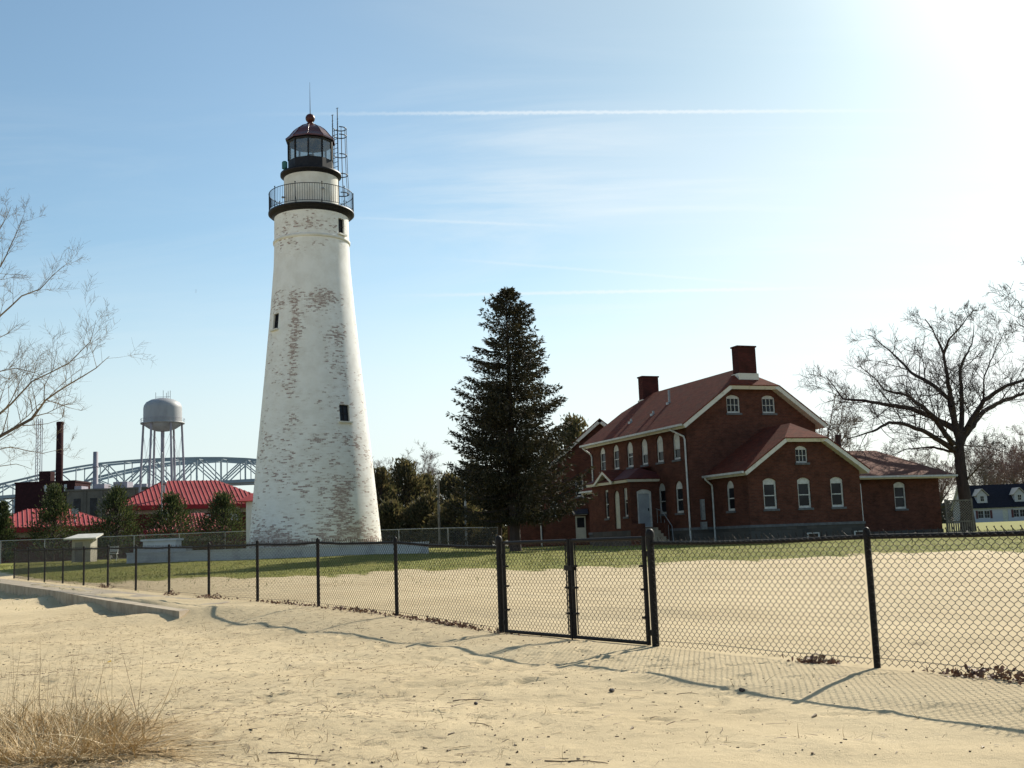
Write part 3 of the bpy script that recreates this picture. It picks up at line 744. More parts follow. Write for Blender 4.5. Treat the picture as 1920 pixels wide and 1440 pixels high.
# ------------------------------------------------------------------ house kit
def arch(s, z0, z1, w, rise, n=8):
    """Opening outline with a segmental or round head."""
    zs = z1 - rise; pts = [(s - w / 2, z0), (s + w / 2, z0)]
    if rise <= 0.001: return pts + [(s + w / 2, z1), (s - w / 2, z1)]
    rad = (w * w / 4 + rise * rise) / (2 * rise); a = math.asin(min(1, w / 2 / rad)); zc = z1 - rad
    if rise > w / 2 - 1e-3: a = math.pi / 2; rad = w / 2; zc = zs
    return pts + [(s + rad * math.sin(a - 2 * a * k / n), zc + rad * math.cos(a - 2 * a * k / n)) for k in range(n + 1)]

def facade(mb, f, outer, holes=(), depth=0.16, m=0, rm=None):
    polys = [[Vector((x, z, 0)) for x, z in outer]] + [[Vector((x, z, 0)) for x, z in h] for h in holes]
    flat = [p for q in polys for p in q]
    mb.add([f(p.x, p.y, 0) for p in flat], [tuple(t_) for t_ in tessellate_polygon(polys)], m)
    for h in holes:
        for i in range(len(h)):
            p, q = h[i], h[(i + 1) % len(h)]
            mb.add([f(*p, 0), f(*q, 0), f(*q, depth), f(*p, depth)], [(0, 1, 2, 3)], m if rm is None else rm)

def fbox(mb, f, s0, s1, z0, z1, d0, d1, m=0):
    vs = [f(s, z, d) for z in (z0, z1) for d in (d0, d1) for s in (s0, s1)]
    mb.add(vs, [(0, 2, 3, 1), (4, 5, 7, 6), (0, 1, 5, 4), (2, 6, 7, 3), (0, 4, 6, 2), (1, 3, 7, 5)], m)
    return mb

def window(root, f, s, z0, z1, w, rise, tymp, grid=(1, 2), blind=0.0, sill=True, fw=0.085):
    """Sash window: white frame with filled arched head, panes, sill. Parts of the building."""
    hole = arch(s, z0, z1, w, rise)
    g0, g1 = z0 + fw * 1.3, z1 - tymp; x0, x1 = s - w / 2 + fw, s + w / 2 - fw
    nx, nz = grid; bar = 0.05 if nx == 1 else 0.03
    cw = (x1 - x0 - bar * (nx - 1)) / nx; ch = (g1 - g0 - bar * (nz - 1)) / nz
    cells = [(x0 + i * (cw + bar), g0 + j * (ch + bar)) for j in range(nz) for i in range(nx)]
    mb = MB()
    facade(mb, lambda a, z, d: f(a, z, d + 0.07), hole, [[(a, c), (a + cw, c), (a + cw, c + ch), (a, c + ch)] for a, c in cells], 0.05)
    wo = mb.build('window', WFRAME, root)
    for a, c in cells:
        MB().add([f(a - .01, c - .01, .112), f(a + cw + .01, c - .01, .112), f(a + cw + .01, c + ch + .01, .112), f(a - .01, c + ch + .01, .112)], [(0, 1, 2, 3)]).build('pane', GLASS, wo)
    if blind: 
        fbox(MB(), f, x0 + .01, x1 - .01, g1 - (g1 - g0) * blind, g1, .098, .106).build('blind', BLIND, wo)
    if sill: fbox(MB(), f, s - w / 2 - .07, s + w / 2 + .07, z0 - .11, z0 - .003, -.07, .10).build('sill', SILL, wo)
    return hole

def roof_part(root, polys, name='roof', top=None, under=None, t=0.06, t2=0.22):
    mb = MB(); mw = MB()
    for P in polys:
        P = [Vector(p) for p in P]
        nrm = Vector((0, 0, 0))
        for i in range(len(P)): nrm += (P[i] - P[0]).cross(P[(i + 1) % len(P)] - P[0])
        nrm.normalize(); c_ = sum(P, Vector()) / len(P)
        mb.slab(P, t)
        if t2: mw.slab([p - nrm * (t + .004) + (c_ - p).normalized() * 0.02 for p in P], t2)
    o = mb.build(name, top or SHINGLE, root)
    if t2: mw.build('soffit_and_fascia', under or TRIM, o)
    return o

def jerk_roof(u0, u1, v0, v1, ze, sl, jw, j0=True, j1=True):
    uc = (u0 + u1) / 2; zr = ze + sl * (uc - u0); zj = zr - sl * jw; jl = jw
    L = [(u0, v1, ze), (u0, v0, ze)]; Rr = [(u1, v0, ze), (u1, v1, ze)]; P = []
    if j0: L += [(uc - jw, v0, zj), (uc, v0 + jl, zr)]; P.append([(uc - jw, v0, zj), (uc + jw, v0, zj), (uc, v0 + jl, zr)])
    else: L += [(uc, v0, zr)]
    if j1: L += [(uc, v1 - jl, zr), (uc - jw, v1, zj)]; Rr += [(uc + jw, v1, zj), (uc, v1 - jl, zr)]; P.append([(uc + jw, v1, zj), (uc - jw, v1, zj), (uc, v1 - jl, zr)])
    else: L += [(uc, v1, zr)]; Rr += [(uc, v1, zr)]
    Rr += [(uc, v0 + jl, zr), (uc + jw, v0, zj)] if j0 else [(uc, v0, zr)]
    return [L, Rr] + P, zr

def gutter(root, a, b_, parent=None):
    a, b_ = Vector(a), Vector(b_)
    MB().beam(a, b_, 0.12, 0.11).build('gutter', WFRAME, parent or root)
def downspout(root, pts):
    MB().tube(pts, 0.05, 8).build('downspout', WFRAME, root)

# ------------------------------------------------------------------ keeper's house (brick duplex)
HB = 0.70
KH = thing('keepers_house', "large red brick keeper's house with clipped gables and two chimneys", 'house', (9.28, 60.0, HB), R(21.3))
H = lambda z: z - HB
Lm, Wm = 12.1, 8.3; zt = H(7.06); zf = H(1.62)
fL = lambda s, z, d: (d, s, z)                 # long front, outward -u
fG = lambda s, z, d: (s, d, z)                 # near gable, outward -v
fR = lambda s, z, d: (Wm - d, s, z)
fB = lambda s, z, d: (s, Lm - d, z)
mb = MB(); holes = []
for v, bl in ((10.5, 0), (8.63, 0), (6.78, .28), (4.95, .5), (3.1, .52), (1.21, .55)):
    holes.append(window(KH, fL, v, H(5.33), H(6.83), 0.78, 0.34, 0.40, (1, 2), bl))
for v in (3.13, 1.21): holes.append(window(KH, fL, v, H(2.44), H(4.17), 0.80, 0.34, 0.44, (1, 2), 0))
facade(mb, fL, [(0, zf), (Lm, zf), (Lm, zt), (0, zt)], holes)
sl = 0.707; ze = H(7.12)
polys, zr = jerk_roof(-.5, Wm + .5, -.5, Lm + .5, ze, sl, 1.62)
gz_ = lambda u: min(ze + sl * (min(u, Wm - u) + .5), zr - sl * 1.62) - 0.1
ha = [window(KH, fG, u, H(7.76), H(8.76), 0.84, 0.14, 0.2, (3, 2), 0, fw=.07) for u in (3.02, 5.30)]
gp = [(0, zf), (Wm, zf)] + [(u, gz_(u)) for u in (Wm, 5.77, 2.53, 0)]
facade(mb, fG, gp, ha)
facade(mb, fB, gp); facade(mb, fR, [(0, zf), (Lm, zf), (Lm, zt), (0, zt)])
mb.build('wall', BRICK, KH)
RF = roof_part(KH, polys)
for v0 in (0.08, 11.42):
    ch = MB().box(3.57, 4.73, v0, v0 + .6, zr - 1.0, H(11.46)).box(3.52, 4.78, v0 - .05, v0 + .65, H(11.46) + .002, H(11.55)).build('chimney', BRICK2, RF)
    MB().box(3.50, 4.80, v0 - .06, v0 + .66, zr - 0.95 if v0 < 5 else zr - .9, zr - .42 if v0 < 5 else zr - .40).build('flashing', TRIM, ch)
for (v, u, hgt) in ((5.6, 2.2, .75), (6.0, 1.3, .2), (8.3, 1.0, .2)):
    z = ze + sl * (u + .5); o = MB().tube([(u, v, z - .1), (u, v, z + hgt)], .07, 8).box(u - .16, u + .12, v - .15, v + .15, z - .12, z + .03).build('vent_pipe', GALV, RF)
gutter(KH, (-.56, -.45, ze - .06), (-.56, Lm + .45, ze - .06)); gutter(KH, (Wm + .56, -.45, ze - .06), (Wm + .56, Lm + .45, ze - .06))
downspout(KH, [(-.52, .95, ze - .1), (-.5, .85, ze - .22), (-.10, .20, ze - .62), (-.08, .12, ze - .8), (-.08, .10, 0.1)])
downspout(KH, [(-.52, 12.35, ze - .1), (-.5, 12.25, ze - .22), (-.10, 11.98, ze - .62), (-.08, 11.9, ze - .8), (-.08, 11.9, 1.6)])
MB().box(-.05, Wm + .05, -.05, Lm + .05, -.4, zf - .14).build('foundation', STONE, KH)
MB().box(-.09, Wm + .09, -.09, Lm + .09, zf - .138, zf - .002).build('water_table', SILL, KH)
MB().box(.55, .75, -.16, -.0, H(2.0), H(3.1)).box(.50, .8, -.2, 0, H(1.5), H(1.9)).build('meter_box', GALV, KH)

# gabled extensions at both ends
def extension(vA, vB, near):
    u0, u1 = 1.31, 8.24; zt = H(4.28); ze = H(4.33); sl = 0.66
    v0, v1 = (vA - .42, 0.0) if near else (Lm, vB + .42)
    polys, zr = jerk_roof(u0 - .45, u1 + .45, v0, v1, ze, sl, 1.35, near, not near)
    f = (lambda s, z, d: (s, vA + d, z)) if near else (lambda s, z, d: (s, vB - d, z))
    fl = lambda s, z, d: (u0 + d, s, z); fr = lambda s, z, d: (u1 - d, s, z)
    mb = MB(); hs = []; hl = []
    if near:
        hs = [window(KH, f, u, H(2.40), H(3.97), 0.80, 0.14, 0.33, (1, 2), 0, fw=.09) for u in (2.60, 4.69, 6.75)]
        hs.append(window(KH, f, 4.68, H(4.74), H(5.62), 0.74, 0.14, 0.2, (3, 2), 0, fw=.06))
        hl = [window(KH, fl, -1.84, H(2.40), H(3.97), 0.72, 0.3, 0.4, (1, 2), 0)]
    zc = zr - sl * 1.35 - .1; uc = (u0 + u1) / 2
    facade(mb, f, [(u0, zf), (u1, zf), (u1, zt), (uc + 1.35, zc), (uc - 1.35, zc), (u0, zt)], hs)
    a, b_ = (vA, 0) if near else (Lm, vB)
    facade(mb, fl, [(a, zf), (b_, zf), (b_, zt), (a, zt)], hl); facade(mb, fr, [(a, zf), (b_, zf), (b_, zt), (a, zt)])
    mb.build('extension_wall', BRICK, KH)
    roof_part(KH, polys, 'extension_roof', t2=0.2)
    va, vb = (vA - .4, -.02) if near else (Lm + .02, vB + .4)
    gutter(KH, (u0 - .5, va, ze - .05), (u0 - .5, vb, ze - .05))
    q = -.05
    MB().box(u0 + q, u1 - q, (vA - .05) if near else Lm + .1, -.1 if near else vB + .05, -.4, zf - .14).build('foundation', STONE, KH)
    MB().box(u0 - .09, u1 + .09, (vA - .09) if near else Lm + .1, -.1 if near else vB + .09, zf - .138, zf - .002).build('water_table', SILL, KH)
    if near:
        downspout(KH, [(u0 - .48, -.18, ze - .08), (u0 - .46, -.2, ze - .2), (u0 - .1, -.22, ze - .5), (u0 - .08, -.22, ze - .65), (u0 - .08, -.22, 0.05)])
        for u in (5.0, 7.95):
            bw = fbox(MB(), f, u - .38, u + .38, 0.10, 0.42, -.07, -.051).build('basement_window', WFRAME, KH)
            fbox(MB(), f, u - .30, u + .30, 0.15, 0.37, -.075, -.0701).build('pane', GLASS, bw)
extension(-3.56, 0, True)
extension(0, 15.66, False)

# low hipped wing on the right
wu0, wu1, wv0, wv1 = 8.3, 18.45, 2.0, 8.2; wt, we = H(4.18), H(4.24); ov = .75; vc = (wv0 + wv1) / 2; zr2 = H(6.05)
fw_ = lambda s, z, d: (s, wv0 + d, z)
mb = MB()
hs = [window(KH, fw_, 15.49, H(2.30), H(3.90), 0.85, 0.14, 0.33, (1, 2), 0, fw=.09)]
facade(mb, fw_, [(wu0, 0.1), (wu1, 0.1), (wu1, wt), (wu0, wt)], hs)
facade(mb, lambda s, z, d: (wu1 - d, s, z), [(wv0, .1), (wv1, .1), (wv1, wt), (wv0, wt)])
facade(mb, lambda s, z, d: (s, wv1 - d, z), [(wu0, .1), (wu1, .1), (wu1, wt), (wu0, wt)])
mb.build('wing_wall', BRICK, KH)
MB().box(wu0 + .1, wu1 + .04, wv0 - .04, wv1 + .04, -.4, .32).build('foundation', STONE, KH)
hx = wu1 - 2.0
SH2 = brickmat('faded_shingle', (0.215, 0.105, 0.078), (0.155, 0.075, 0.058), (0.085, 0.045, 0.035), 0.30, 0.135, 0.008, 0.9, (0.10, 0.06, 0.05), 0.6)
roof_part(KH, [[(wu0, wv0 - ov, we), (wu1 + ov, wv0 - ov, we), (hx, vc, zr2), (wu0, vc, zr2)], [(wu1 + ov, wv0 - ov, we), (wu1 + ov, wv1 + ov, we), (hx, vc, zr2)],
               [(wu1 + ov, wv1 + ov, we), (wu0, wv1 + ov, we), (wu0, vc, zr2), (hx, vc, zr2)]], 'wing_roof', SH2, t2=.14)
gutter(KH, (wu0 + .3, wv0 - ov - .06, we - .05), (wu1 + ov, wv0 - ov - .06, we - .05))
downspout(KH, [(8.95, wv0 - ov - .02, we - .1), (8.7, -1.0, we - .3), (8.34, -3.30, we - .55), (8.33, -3.42, we - .7), (8.33, -3.44, .1)])
MB().tube([(13.7, vc, zr2 - .4), (13.7, vc, zr2 + .85)], .16, 10).tube([(13.7, vc, zr2 + .85), (13.7, vc, zr2 + 1.0)], .2, 10).build('flue', mat('dark_flue', (.04, .02, .018), (.07, .03, .025), 4, .7), KH)

# entrance porch on the long front
pu, p0, p1 = -1.8, 3.5, 8.45; pt = H(4.42)
fP = lambda s, z, d: (pu + d, s, z); fE = lambda s, z, d: (s, p0 + d, z); fE2 = lambda s, z, d: (s, p1 - d, z)
mb = MB()
hp = [window(KH, fP, 6.5, H(2.36), H(4.0), 0.46, 0.02, 0.12, (1, 2), 0, fw=.07), window(KH, fP, 4.09, H(2.38), H(3.98), 0.46, 0.02, 0.12, (1, 2), .4, fw=.07)]
da = arch(5.22, H(1.74), H(3.9), 0.72, .36)
gab = [(p0, H(1.6)), (p1, H(1.6)), (p1, pt), (7.36, pt), (6.2, H(5.0)), (5.03, pt), (p0, pt)]
facade(mb, fP, gab, hp + [da], .14)
dE = arch(-.92, H(1.76), H(3.86), .92, .13)
facade(mb, fE, [(pu, H(1.6)), (0, H(1.6)), (0, pt), (pu, pt)], [dE], .14); facade(mb, fE2, [(pu, H(1.6)), (0, H(1.6)), (0, pt), (pu, pt)])
mb.build('porch_wall', BRICK, KH)
DOORW = mat('cream_panel', (0.50, 0.50, 0.42), (0.42, 0.42, 0.36), 3, .6); DOORG = mat('grey_storm_door', (0.30, 0.33, 0.36), (0.24, 0.26, 0.29), 2, .5)
mb = MB(); facade(mb, lambda a, z, d: fP(a, z, d + .09), da); mb.build('arched_panel', DOORW, KH)
mb = MB(); facade(mb, lambda a, z, d: fE(a, z, d + .06), dE, [[(-1.27, H(1.80)), (-.57, H(1.80)), (-.57, H(3.62)), (-1.27, H(3.62))]], .05); dfm = mb.build('door_frame', WFRAME, KH)
dd = fbox(MB(), fE, -1.27, -.57, H(1.80), H(3.62), .10, .13).build('door', DOORG, KH)
fbox(MB(), fE, -.68, -.63, H(2.65), H(2.8), .05, .10).build('handle', IRON, dd)
pr = H(5.1); pv = .95; o_ = .3; po = H(4.46)
roof_part(KH, [[(pu - o_, p1 + o_, po), (pu - o_, p0 - o_, po), (-.75, p0 + pv - .2, pr), (-.75, p1 - pv + .2, pr)], [(pu - o_, p0 - o_, po), (.0, p0 - o_, po), (.0, p0 + .2, po + .35), (-.75, p0 + pv - .2, pr)],
               [(0, p1 + o_, po), (pu - o_, p1 + o_, po), (-.75, p1 - pv + .2, pr), (0, p1 - .2, po + .35)]], 'porch_roof', mat('dark_red_roofing', (.11, .022, .018), (.075, .016, .014), 3, .8), t2=.16)
roof_part(KH, [[(-.75, p0 + pv - .2, pr), (-.02, p0 + pv - .2, pr + .1), (-.02, p1 - pv + .2, pr + .1), (-.75, p1 - pv + .2, pr)]], 'porch_roof_cap', MATS['dark_red_roofing'], t=.05, t2=0)
gy, gw, gtop = 6.2, 1.28, H(5.14)
roof_part(KH, [[(pu - o_ - .08, gy - gw, po - .02), (-.9, gy - gw * .3, po + .45), (-.75, gy, gtop), (pu - o_ - .08, gy, gtop)], [(pu - o_ - .08, gy, gtop), (-.75, gy, gtop), (-.9, gy + gw * .3, po + .45), (pu - o_ - .08, gy + gw, po - .02)]], 'porch_gable', None, t2=.16)
MB().box(pu - .06, .0, p0 - .06, p1 + .06, -.4, H(1.6) - .003).build('porch_foundation', STONE, KH)
st = MB()
for k in range(5): st.box(-1.45, -.4, p0 - .5 - .28 * (k + 1), p0 - .5 - .28 * k, -.3, H(1.72) - .17 * (k + 1))
st.box(-1.5, -.35, p0 - .5, p0 - .061, -.3, H(1.72)).build('entrance_steps', CONC, KH)
for u in (-1.78, -.28): MB().box(u - .14, u + .14, p0 - 1.3, p0 - .07, -.3, H(1.95)).build('step_pier', BRICK, KH)
MB().tube([(-.33, p0 - .2, H(2.75)), (-.33, p0 - .9, H(2.6)), (-.33, p0 - 1.9, H(1.75)), (-.33, p0 - 2.0, .1)], .022, 6).build('handrail', GALV, KH)
for q in range(4): MB().tube([(-.33, p0 - .3 - .4 * q, H(1.6) - .3 * q), (-.33, p0 - .3 - .4 * q, H(2.72) - .3 * q)], .014, 5).build('handrail_post', GALV, KH)

# ------------------------------------------------------------------ second brick house behind the spruce
HY2 = 78.0; hb = 0.8
H2 = thing('brick_house', 'dark brick house with a small awning over its door, half hidden behind the spruce', 'house', (0, HY2, hb))
f2 = lambda s, z, d: (s, d, z)
mb = MB(); q = lambda z: z - hb
w = [window(H2, f2, 2.57, q(2.86), q(3.9), .52, .02, .1, (1, 2), 0), window(H2, f2, 4.40, q(4.12), q(5.3), .56, .02, .1, (1, 2), 0)]
ap = (6.0, q(9.3))
facade(mb, f2, [(1.6, 0), (10.4, 0), (10.4, q(5.7)), ap, (1.6, q(5.7))], w)
mb.box(1.6, 1.75, .0, 9, 0, q(5.7)); mb.box(10.3, 10.4, 0, 9, 0, q(5.7))
mb.box(-0.7, 1.6, 2.0, 9, 0, q(4.9)); mb.build('wall', BRICK, H2)
roof_part(H2, [[(1.1, 9.4, q(5.45)), (1.1, -.4, q(5.45)), (6.0, -.4, q(9.5)), (6.0, 9.4, q(9.5))], [(10.9, -.4, q(5.45)), (10.9, 9.4, q(5.45)), (6.0, 9.4, q(9.5)), (6.0, -.4, q(9.5))]], t2=.2)
roof_part(H2, [[(-1.1, 9.4, q(4.9)), (-1.1, 1.6, q(4.9)), (1.59, 1.6, q(6.2)), (1.59, 9.4, q(6.2))]], 'lean_to_roof', t2=.2)
downspout(H2, [(1.2, -.1, q(5.4)), (1.55, -.08, q(5.0)), (1.62, -.07, q(4.8)), (1.64, -.07, 0)])
downspout(H2, [(-.55, 1.9, q(4.8)), (-.55, 1.9, q(2.4))])
dr = fbox(MB(), f2, 4.02, 4.72, q(1.2), q(2.78), -.05, .0).build('door', DOORW, H2)
fbox(MB(), f2, 4.12, 4.62, q(2.0), q(2.68), -.06, -.0501).build('pane', GLASS, dr)
fbox(MB(), f2, 3.9, 4.84, q(2.85), q(2.93), -.5, 0).build('awning_edge', WFRAME, H2)
MB().slab([(3.8, -.6, q(2.93)), (4.9, -.6, q(2.93)), (4.9, 0, q(3.28)), (3.8, 0, q(3.28))], .05).build('awning', mat('dark_awning', (.03, .03, .045), (.05, .05, .06), 3, .6), H2)

# ------------------------------------------------------------------ lattice screen by the oak
LT = mat('weathered_lattice', (0.20, 0.175, 0.14), (0.14, 0.12, 0.10), 6, .9)
o = thing('lattice_screen', 'weathered timber lattice screen between the brick wing and the oak', 'screen', (25.45, 67.0, 0.7))
for x in (0, 1.55): MB().box(x - .05, x + .05, -.05, .05, 0, 2.05).build('post', LT, o)
for z in (.1, .72, 1.95): MB().box(.051, 1.499, -.03, .03, z - .05, z + .05).build('rail', LT, o)
for k in range(-9, 13):
    for s, y in ((1, -.012), (-1, .012)):
        x0 = .05 + k * .16; pts = [(x0 + (0 if s > 0 else 1.18), .78), (x0 + (1.18 if s > 0 else 0), 1.9)]
        (xa, za), (xb, zb_) = pts
        lo, hi = .06, 1.49
        def cl(xa, za, xb, zb_):
            t0, t1 = 0., 1.
            d = xb - xa
            for b0, sg in ((lo, 1), (hi, -1)):
                ta = (b0 - xa) / d
                if sg * d > 0: t0 = max(t0, ta)
                else: t1 = min(t1, ta)
            return t0, t1
        t0, t1 = cl(xa, za, xb, zb_)
        if t1 - t0 > .05: MB().beam((xa + (xb - xa) * t0, y, za + (zb_ - za) * t0), (xa + (xb - xa) * t1, y, za + (zb_ - za) * t1), .012, .035).build('lattice_slat', LT, o)
for k in range(11): MB().box(.09 + k * .13, .17 + k * .13, -.012, .012, .15, .67).build('picket', LT, o)

# ------------------------------------------------------------------ white house with navy roof, far right
SID = brickmat('white_siding', (0.44, 0.45, 0.49), (0.40, 0.41, 0.45), (0.28, 0.29, 0.32), 40.0, 0.16, 0.008, .6, (.5, .5, .5), .2)
NAVY = brickmat('navy_shingle', (0.026, 0.026, 0.036), (0.019, 0.019, 0.026), (0.012, 0.012, 0.016), 0.35, 0.16, 0.01, .85, (.02, .02, .03), .4)
SHUT = mat('maroon_shutter', (.09, .018, .022), (.07, .014, .018), 3, .6)
WH = thing('white_house', 'white sided house with a navy roof and dormers beyond the lawn', 'house', (84.3, 210.0, 1.25))
fw2 = lambda s, z, d: (s, d, z)
mb = MB(); hs = []
for s in (1.9, 3.05, 8.5, 9.65, 15.2, 16.35): hs.append(window(WH, fw2, s, .75, 2.25, 1.1, .001, .1, (2, 2), 0, False, fw=.09))
hd = [(5.95, .15), (6.95, .15), (6.95, 2.25), (5.95, 2.25)]
facade(mb, fw2, [(0, 0), (20, 0), (20, 2.75), (0, 2.75)], hs + [hd])
facade(mb, lambda s, z, d: (d, s, z), [(0, 0), (8.4, 0), (8.4, 2.75), (4.2, 6.9), (0, 2.75)])
facade(mb, lambda s, z, d: (20 - d, s, z), [(0, 0), (8.4, 0), (8.4, 2.75), (4.2, 6.9), (0, 2.75)])
mb.build('wall', SID, WH)
fbox(MB(), fw2, 5.95, 6.95, .15, 2.25, .08, .12).build('door', DOORW, WH)
for s in (1.15, 3.8, 7.75, 10.4, 14.45, 17.1): fbox(MB(), fw2, s - .2, s + .2, .75, 2.25, -.05, -.003).build('shutter', SHUT, WH)
RW = roof_part(WH, [[(-.4, -.45, 2.7), (20.4, -.45, 2.7), (20.4, 4.2, 7.1), (-.4, 4.2, 7.1)], [(20.4, 8.85, 2.7), (-.4, 8.85, 2.7), (-.4, 4.2, 7.1), (20.4, 4.2, 7.1)]], 'roof', NAVY, WFRAME, .08, .14)
for s in (2.6, 9.6, 16.6):
    mb = MB().box(s - .95, s + .95, .55, 3.0, 3.4, 5.1); mb.add([(s - .95, .55, 5.1), (s + .95, .55, 5.1), (s, .55, 6.1)], [(0, 1, 2)]); d_ = mb.build('dormer', SID, RW)
    MB().slab([(s - 1.25, .25, 4.95), (s, .25, 6.25), (s, 3.4, 6.25), (s - 1.25, 3.0, 4.95)][::-1], .08).slab([(s, .25, 6.25), (s + 1.25, .25, 4.95), (s + 1.25, 3.0, 4.95), (s, 3.4, 6.25)][::-1], .08).build('dormer_roof', mat('pale_dormer_roof', (.42, .40, .36), (.34, .32, .29), 3, .8) if s < 3 else MATS['pale_dormer_roof'], RW)
    window(RW, lambda a, z, d: (a, .55 + d - .12, z), s, 3.85, 5.0, .8, .001, .1, (2, 2), 0, False)
# ------------------------------------------------------------------ trees
BARKD = mat('oak_bark', (0.060, 0.042, 0.038), (0.034, 0.024, 0.022), 4.0, 0.95, 0.6, 12.0, stretch=(1, 1, .3))
BARKG = mat('grey_bark', (0.115, 0.095, 0.075), (0.065, 0.052, 0.042), 4.0, 0.95, 0.4, 14.0, stretch=(1, 1, .3))
TWIG = mat('bare_twigs', (0.085, 0.065, 0.055), (0.055, 0.040, 0.034), 3.0, 0.9)
TWIGB = mat('budding_twigs', (0.22, 0.18, 0.12), (0.14, 0.105, 0.075), 3.0, 0.9)
TWIGR = mat('backlit_reddish_twigs', (0.26, 0.165, 0.145), (0.18, 0.115, 0.10), 3.0, 0.9)  # own reddish tone, with sun backlight painted in as a lighter colour
TWIGP = mat('glare_paled_far_twigs', (0.24, 0.19, 0.155), (0.17, 0.135, 0.11), 3.0, 0.9)  # far copy of the bare twigs, backlight and glare painted into the colour

def rvec(rd): 
    v = Vector((rd.gauss(0, 1), rd.gauss(0, 1), rd.gauss(0, 1))); return v.normalized()

class Bare:
    """Grows bare limbs; thick ones and thin ones are kept apart (trunk / branches)."""
    def __init__(s, seed): s.rd = random.Random(seed); s.S = []
    def seg(s, a, b, ra, rb): s.S.append((a, b, ra, rb))
    def limb(s, pts, r0, r1, kids=10, kl=0.35, lev=2, spread=0.9, start=0.15, upw=0.15, tw=1.0):
        """Limb along given points (world/local), then side branches."""
        P = [Vector(pts[0])]
        for a, b in zip(pts[:-1], pts[1:]):
            a, b = Vector(a), Vector(b); n = max(2, int((b - a).length / 0.35))
            for k in range(1, n + 1): P.append(a.lerp(b, k / n) + rvec(s.rd) * (0.018 if k < n else 0) * (b - a).length)
        T = sum((q - p).length for p, q in zip(P[:-1], P[1:])); acc = 0; n = len(P)
        for i in range(n - 1):
            f0, f1 = i / (n - 1), (i + 1) / (n - 1)
            s.seg(P[i], P[i + 1], r0 + (r1 - r0) * f0, r0 + (r1 - r0) * f1)
        for k in range(kids):
            f = start + (1 - start) * (k + s.rd.random()) / kids; x = f * (n - 1); i = min(int(x), n - 2)
            p = P[i].lerp(P[i + 1], x - i); d = (P[i + 1] - P[i]).normalized()
            Lb = T * kl * (1.15 - 0.6 * f) * s.rd.uniform(.6, 1.25); s.branch(p, s.side(d, spread, upw), Lb, min((r0 + (r1 - r0) * f) * s.rd.uniform(.35, .6), Lb * .017), lev, upw, tw)
    def side(s, d, spread, upw):
        q = rvec(s.rd); q = (q - d * q.dot(d)).normalized()
        return (d * s.rd.uniform(.35, .9) + q * spread + Vector((0, 0, upw))).normalized()
    def branch(s, p, d, L, r, lev, upw=0.15, tw=1.0):
        r = max(r, 0.006 * tw); n = max(3, min(7, int(L / 0.25))); st = L / n; P = [p]; D = d
        for k in range(n):
            D = (D + rvec(s.rd) * 0.17 + Vector((0, 0, upw * 0.35))).normalized(); q = P[-1] + D * st
            s.seg(P[-1], q, r * (1 - .8 * k / n), r * (1 - .8 * (k + 1) / n)); P.append(q)
        if lev > 0:
            for k in range(s.rd.randint(5, 7)):
                f = s.rd.uniform(.2, 1); x = f * n; i = min(int(x), n - 1)
                s.branch(P[i].lerp(P[i + 1], x - i), s.side((P[i + 1] - P[i]).normalized(), .8, upw), L * s.rd.uniform(.35, .6), r * .5, lev - 1, upw, tw)
    def build(s, root, thick, mtrunk, mtwig, base=Vector(), minr=0.0):
        A = np.array([x[0][:] for x in s.S]) - np.array(base[:]); B = np.array([x[1][:] for x in s.S]) - np.array(base[:])
        ra = np.maximum(np.array([x[2] for x in s.S]), minr); rb = np.maximum(np.array([x[3] for x in s.S]), minr)
        big = ra > thick
        if big.any(): link('trunk', np_mesh('trunk', *segs(A[big], B[big], ra[big], rb[big], 8), mtrunk, True), root)
        link('branches', np_mesh('branches', *segs(A[~big], B[~big], ra[~big], rb[~big], 3), mtwig), root)

IR = cam.matrix_world.to_3x3()
def at(x, y, Y, dy=0.0):
    d = IR @ Vector(((x - 960) / 2100.0, -(y - 720) / 2100.0, -1)); return Vector((0, 0, CAMZ)) + d * ((Y + dy) / d.y)

# big bare oak at the right
oakY = 72.0; ob = at(1815, 990, oakY); ob.z = gz(ob.x, ob.y)
T = thing('oak_tree', 'large spreading bare oak right of the brick house', 'tree', ob)
B_ = Bare(11)
def L_(pts, dys):
    P = [at(x, y, oakY, d) for (x, y), d in zip(pts, dys)]
    if abs(dys[0]) < .01: P = [at(1799.5, min(pts[0][1] + 24, 930), oakY)] + P      # leave from the trunk's core
    return P
tr0 = [ob - Vector((0, 0, .3)), at(1813, 960, oakY), at(1804, 900, oakY), at(1800, 865, oakY), at(1799, 826, oakY)]
for (a, b_), (ra, rb) in zip(zip(tr0[:-1], tr0[1:]), ((.58, .43), (.43, .38), (.38, .36), (.36, .26))): B_.seg(a, b_, ra, rb)
B_.limb(L_([(1792, 845), (1765, 828), (1734, 809), (1691, 794), (1667, 792), (1636, 809), (1587, 824)], (0, -.5, -1.2, -2, -2.5, -3, -3.5)), 0.206, 0.033, 16, .26, 2)
B_.limb(L_([(1792, 806), (1752, 784), (1709, 766), (1657, 758), (1621, 751), (1581, 748), (1548, 705)], (0, .5, 1, 1.5, 1.5, 2, 2)), 0.234, 0.026, 21, .26, 2)
B_.limb(L_([(1792, 838), (1773, 815), (1752, 784), (1734, 766), (1703, 742), (1657, 731), (1642, 711), (1612, 687)], (0, -1, -1.5, -2, -3, -3.5, -4, -4)), 0.206, 0.026, 18, .26, 2)
B_.limb(L_([(1790, 800), (1780, 748), (1746, 720), (1709, 699), (1673, 662), (1633, 629)], (0, .5, 1.5, 2.5, 3.5, 4)), 0.206, 0.026, 18, .28, 2)
B_.limb(L_([(1793, 800), (1777, 711), (1769, 662), (1749, 619), (1734, 598)], (0, -.8, -1, -1, -1.5)), 0.227, 0.033, 18, .28, 2)
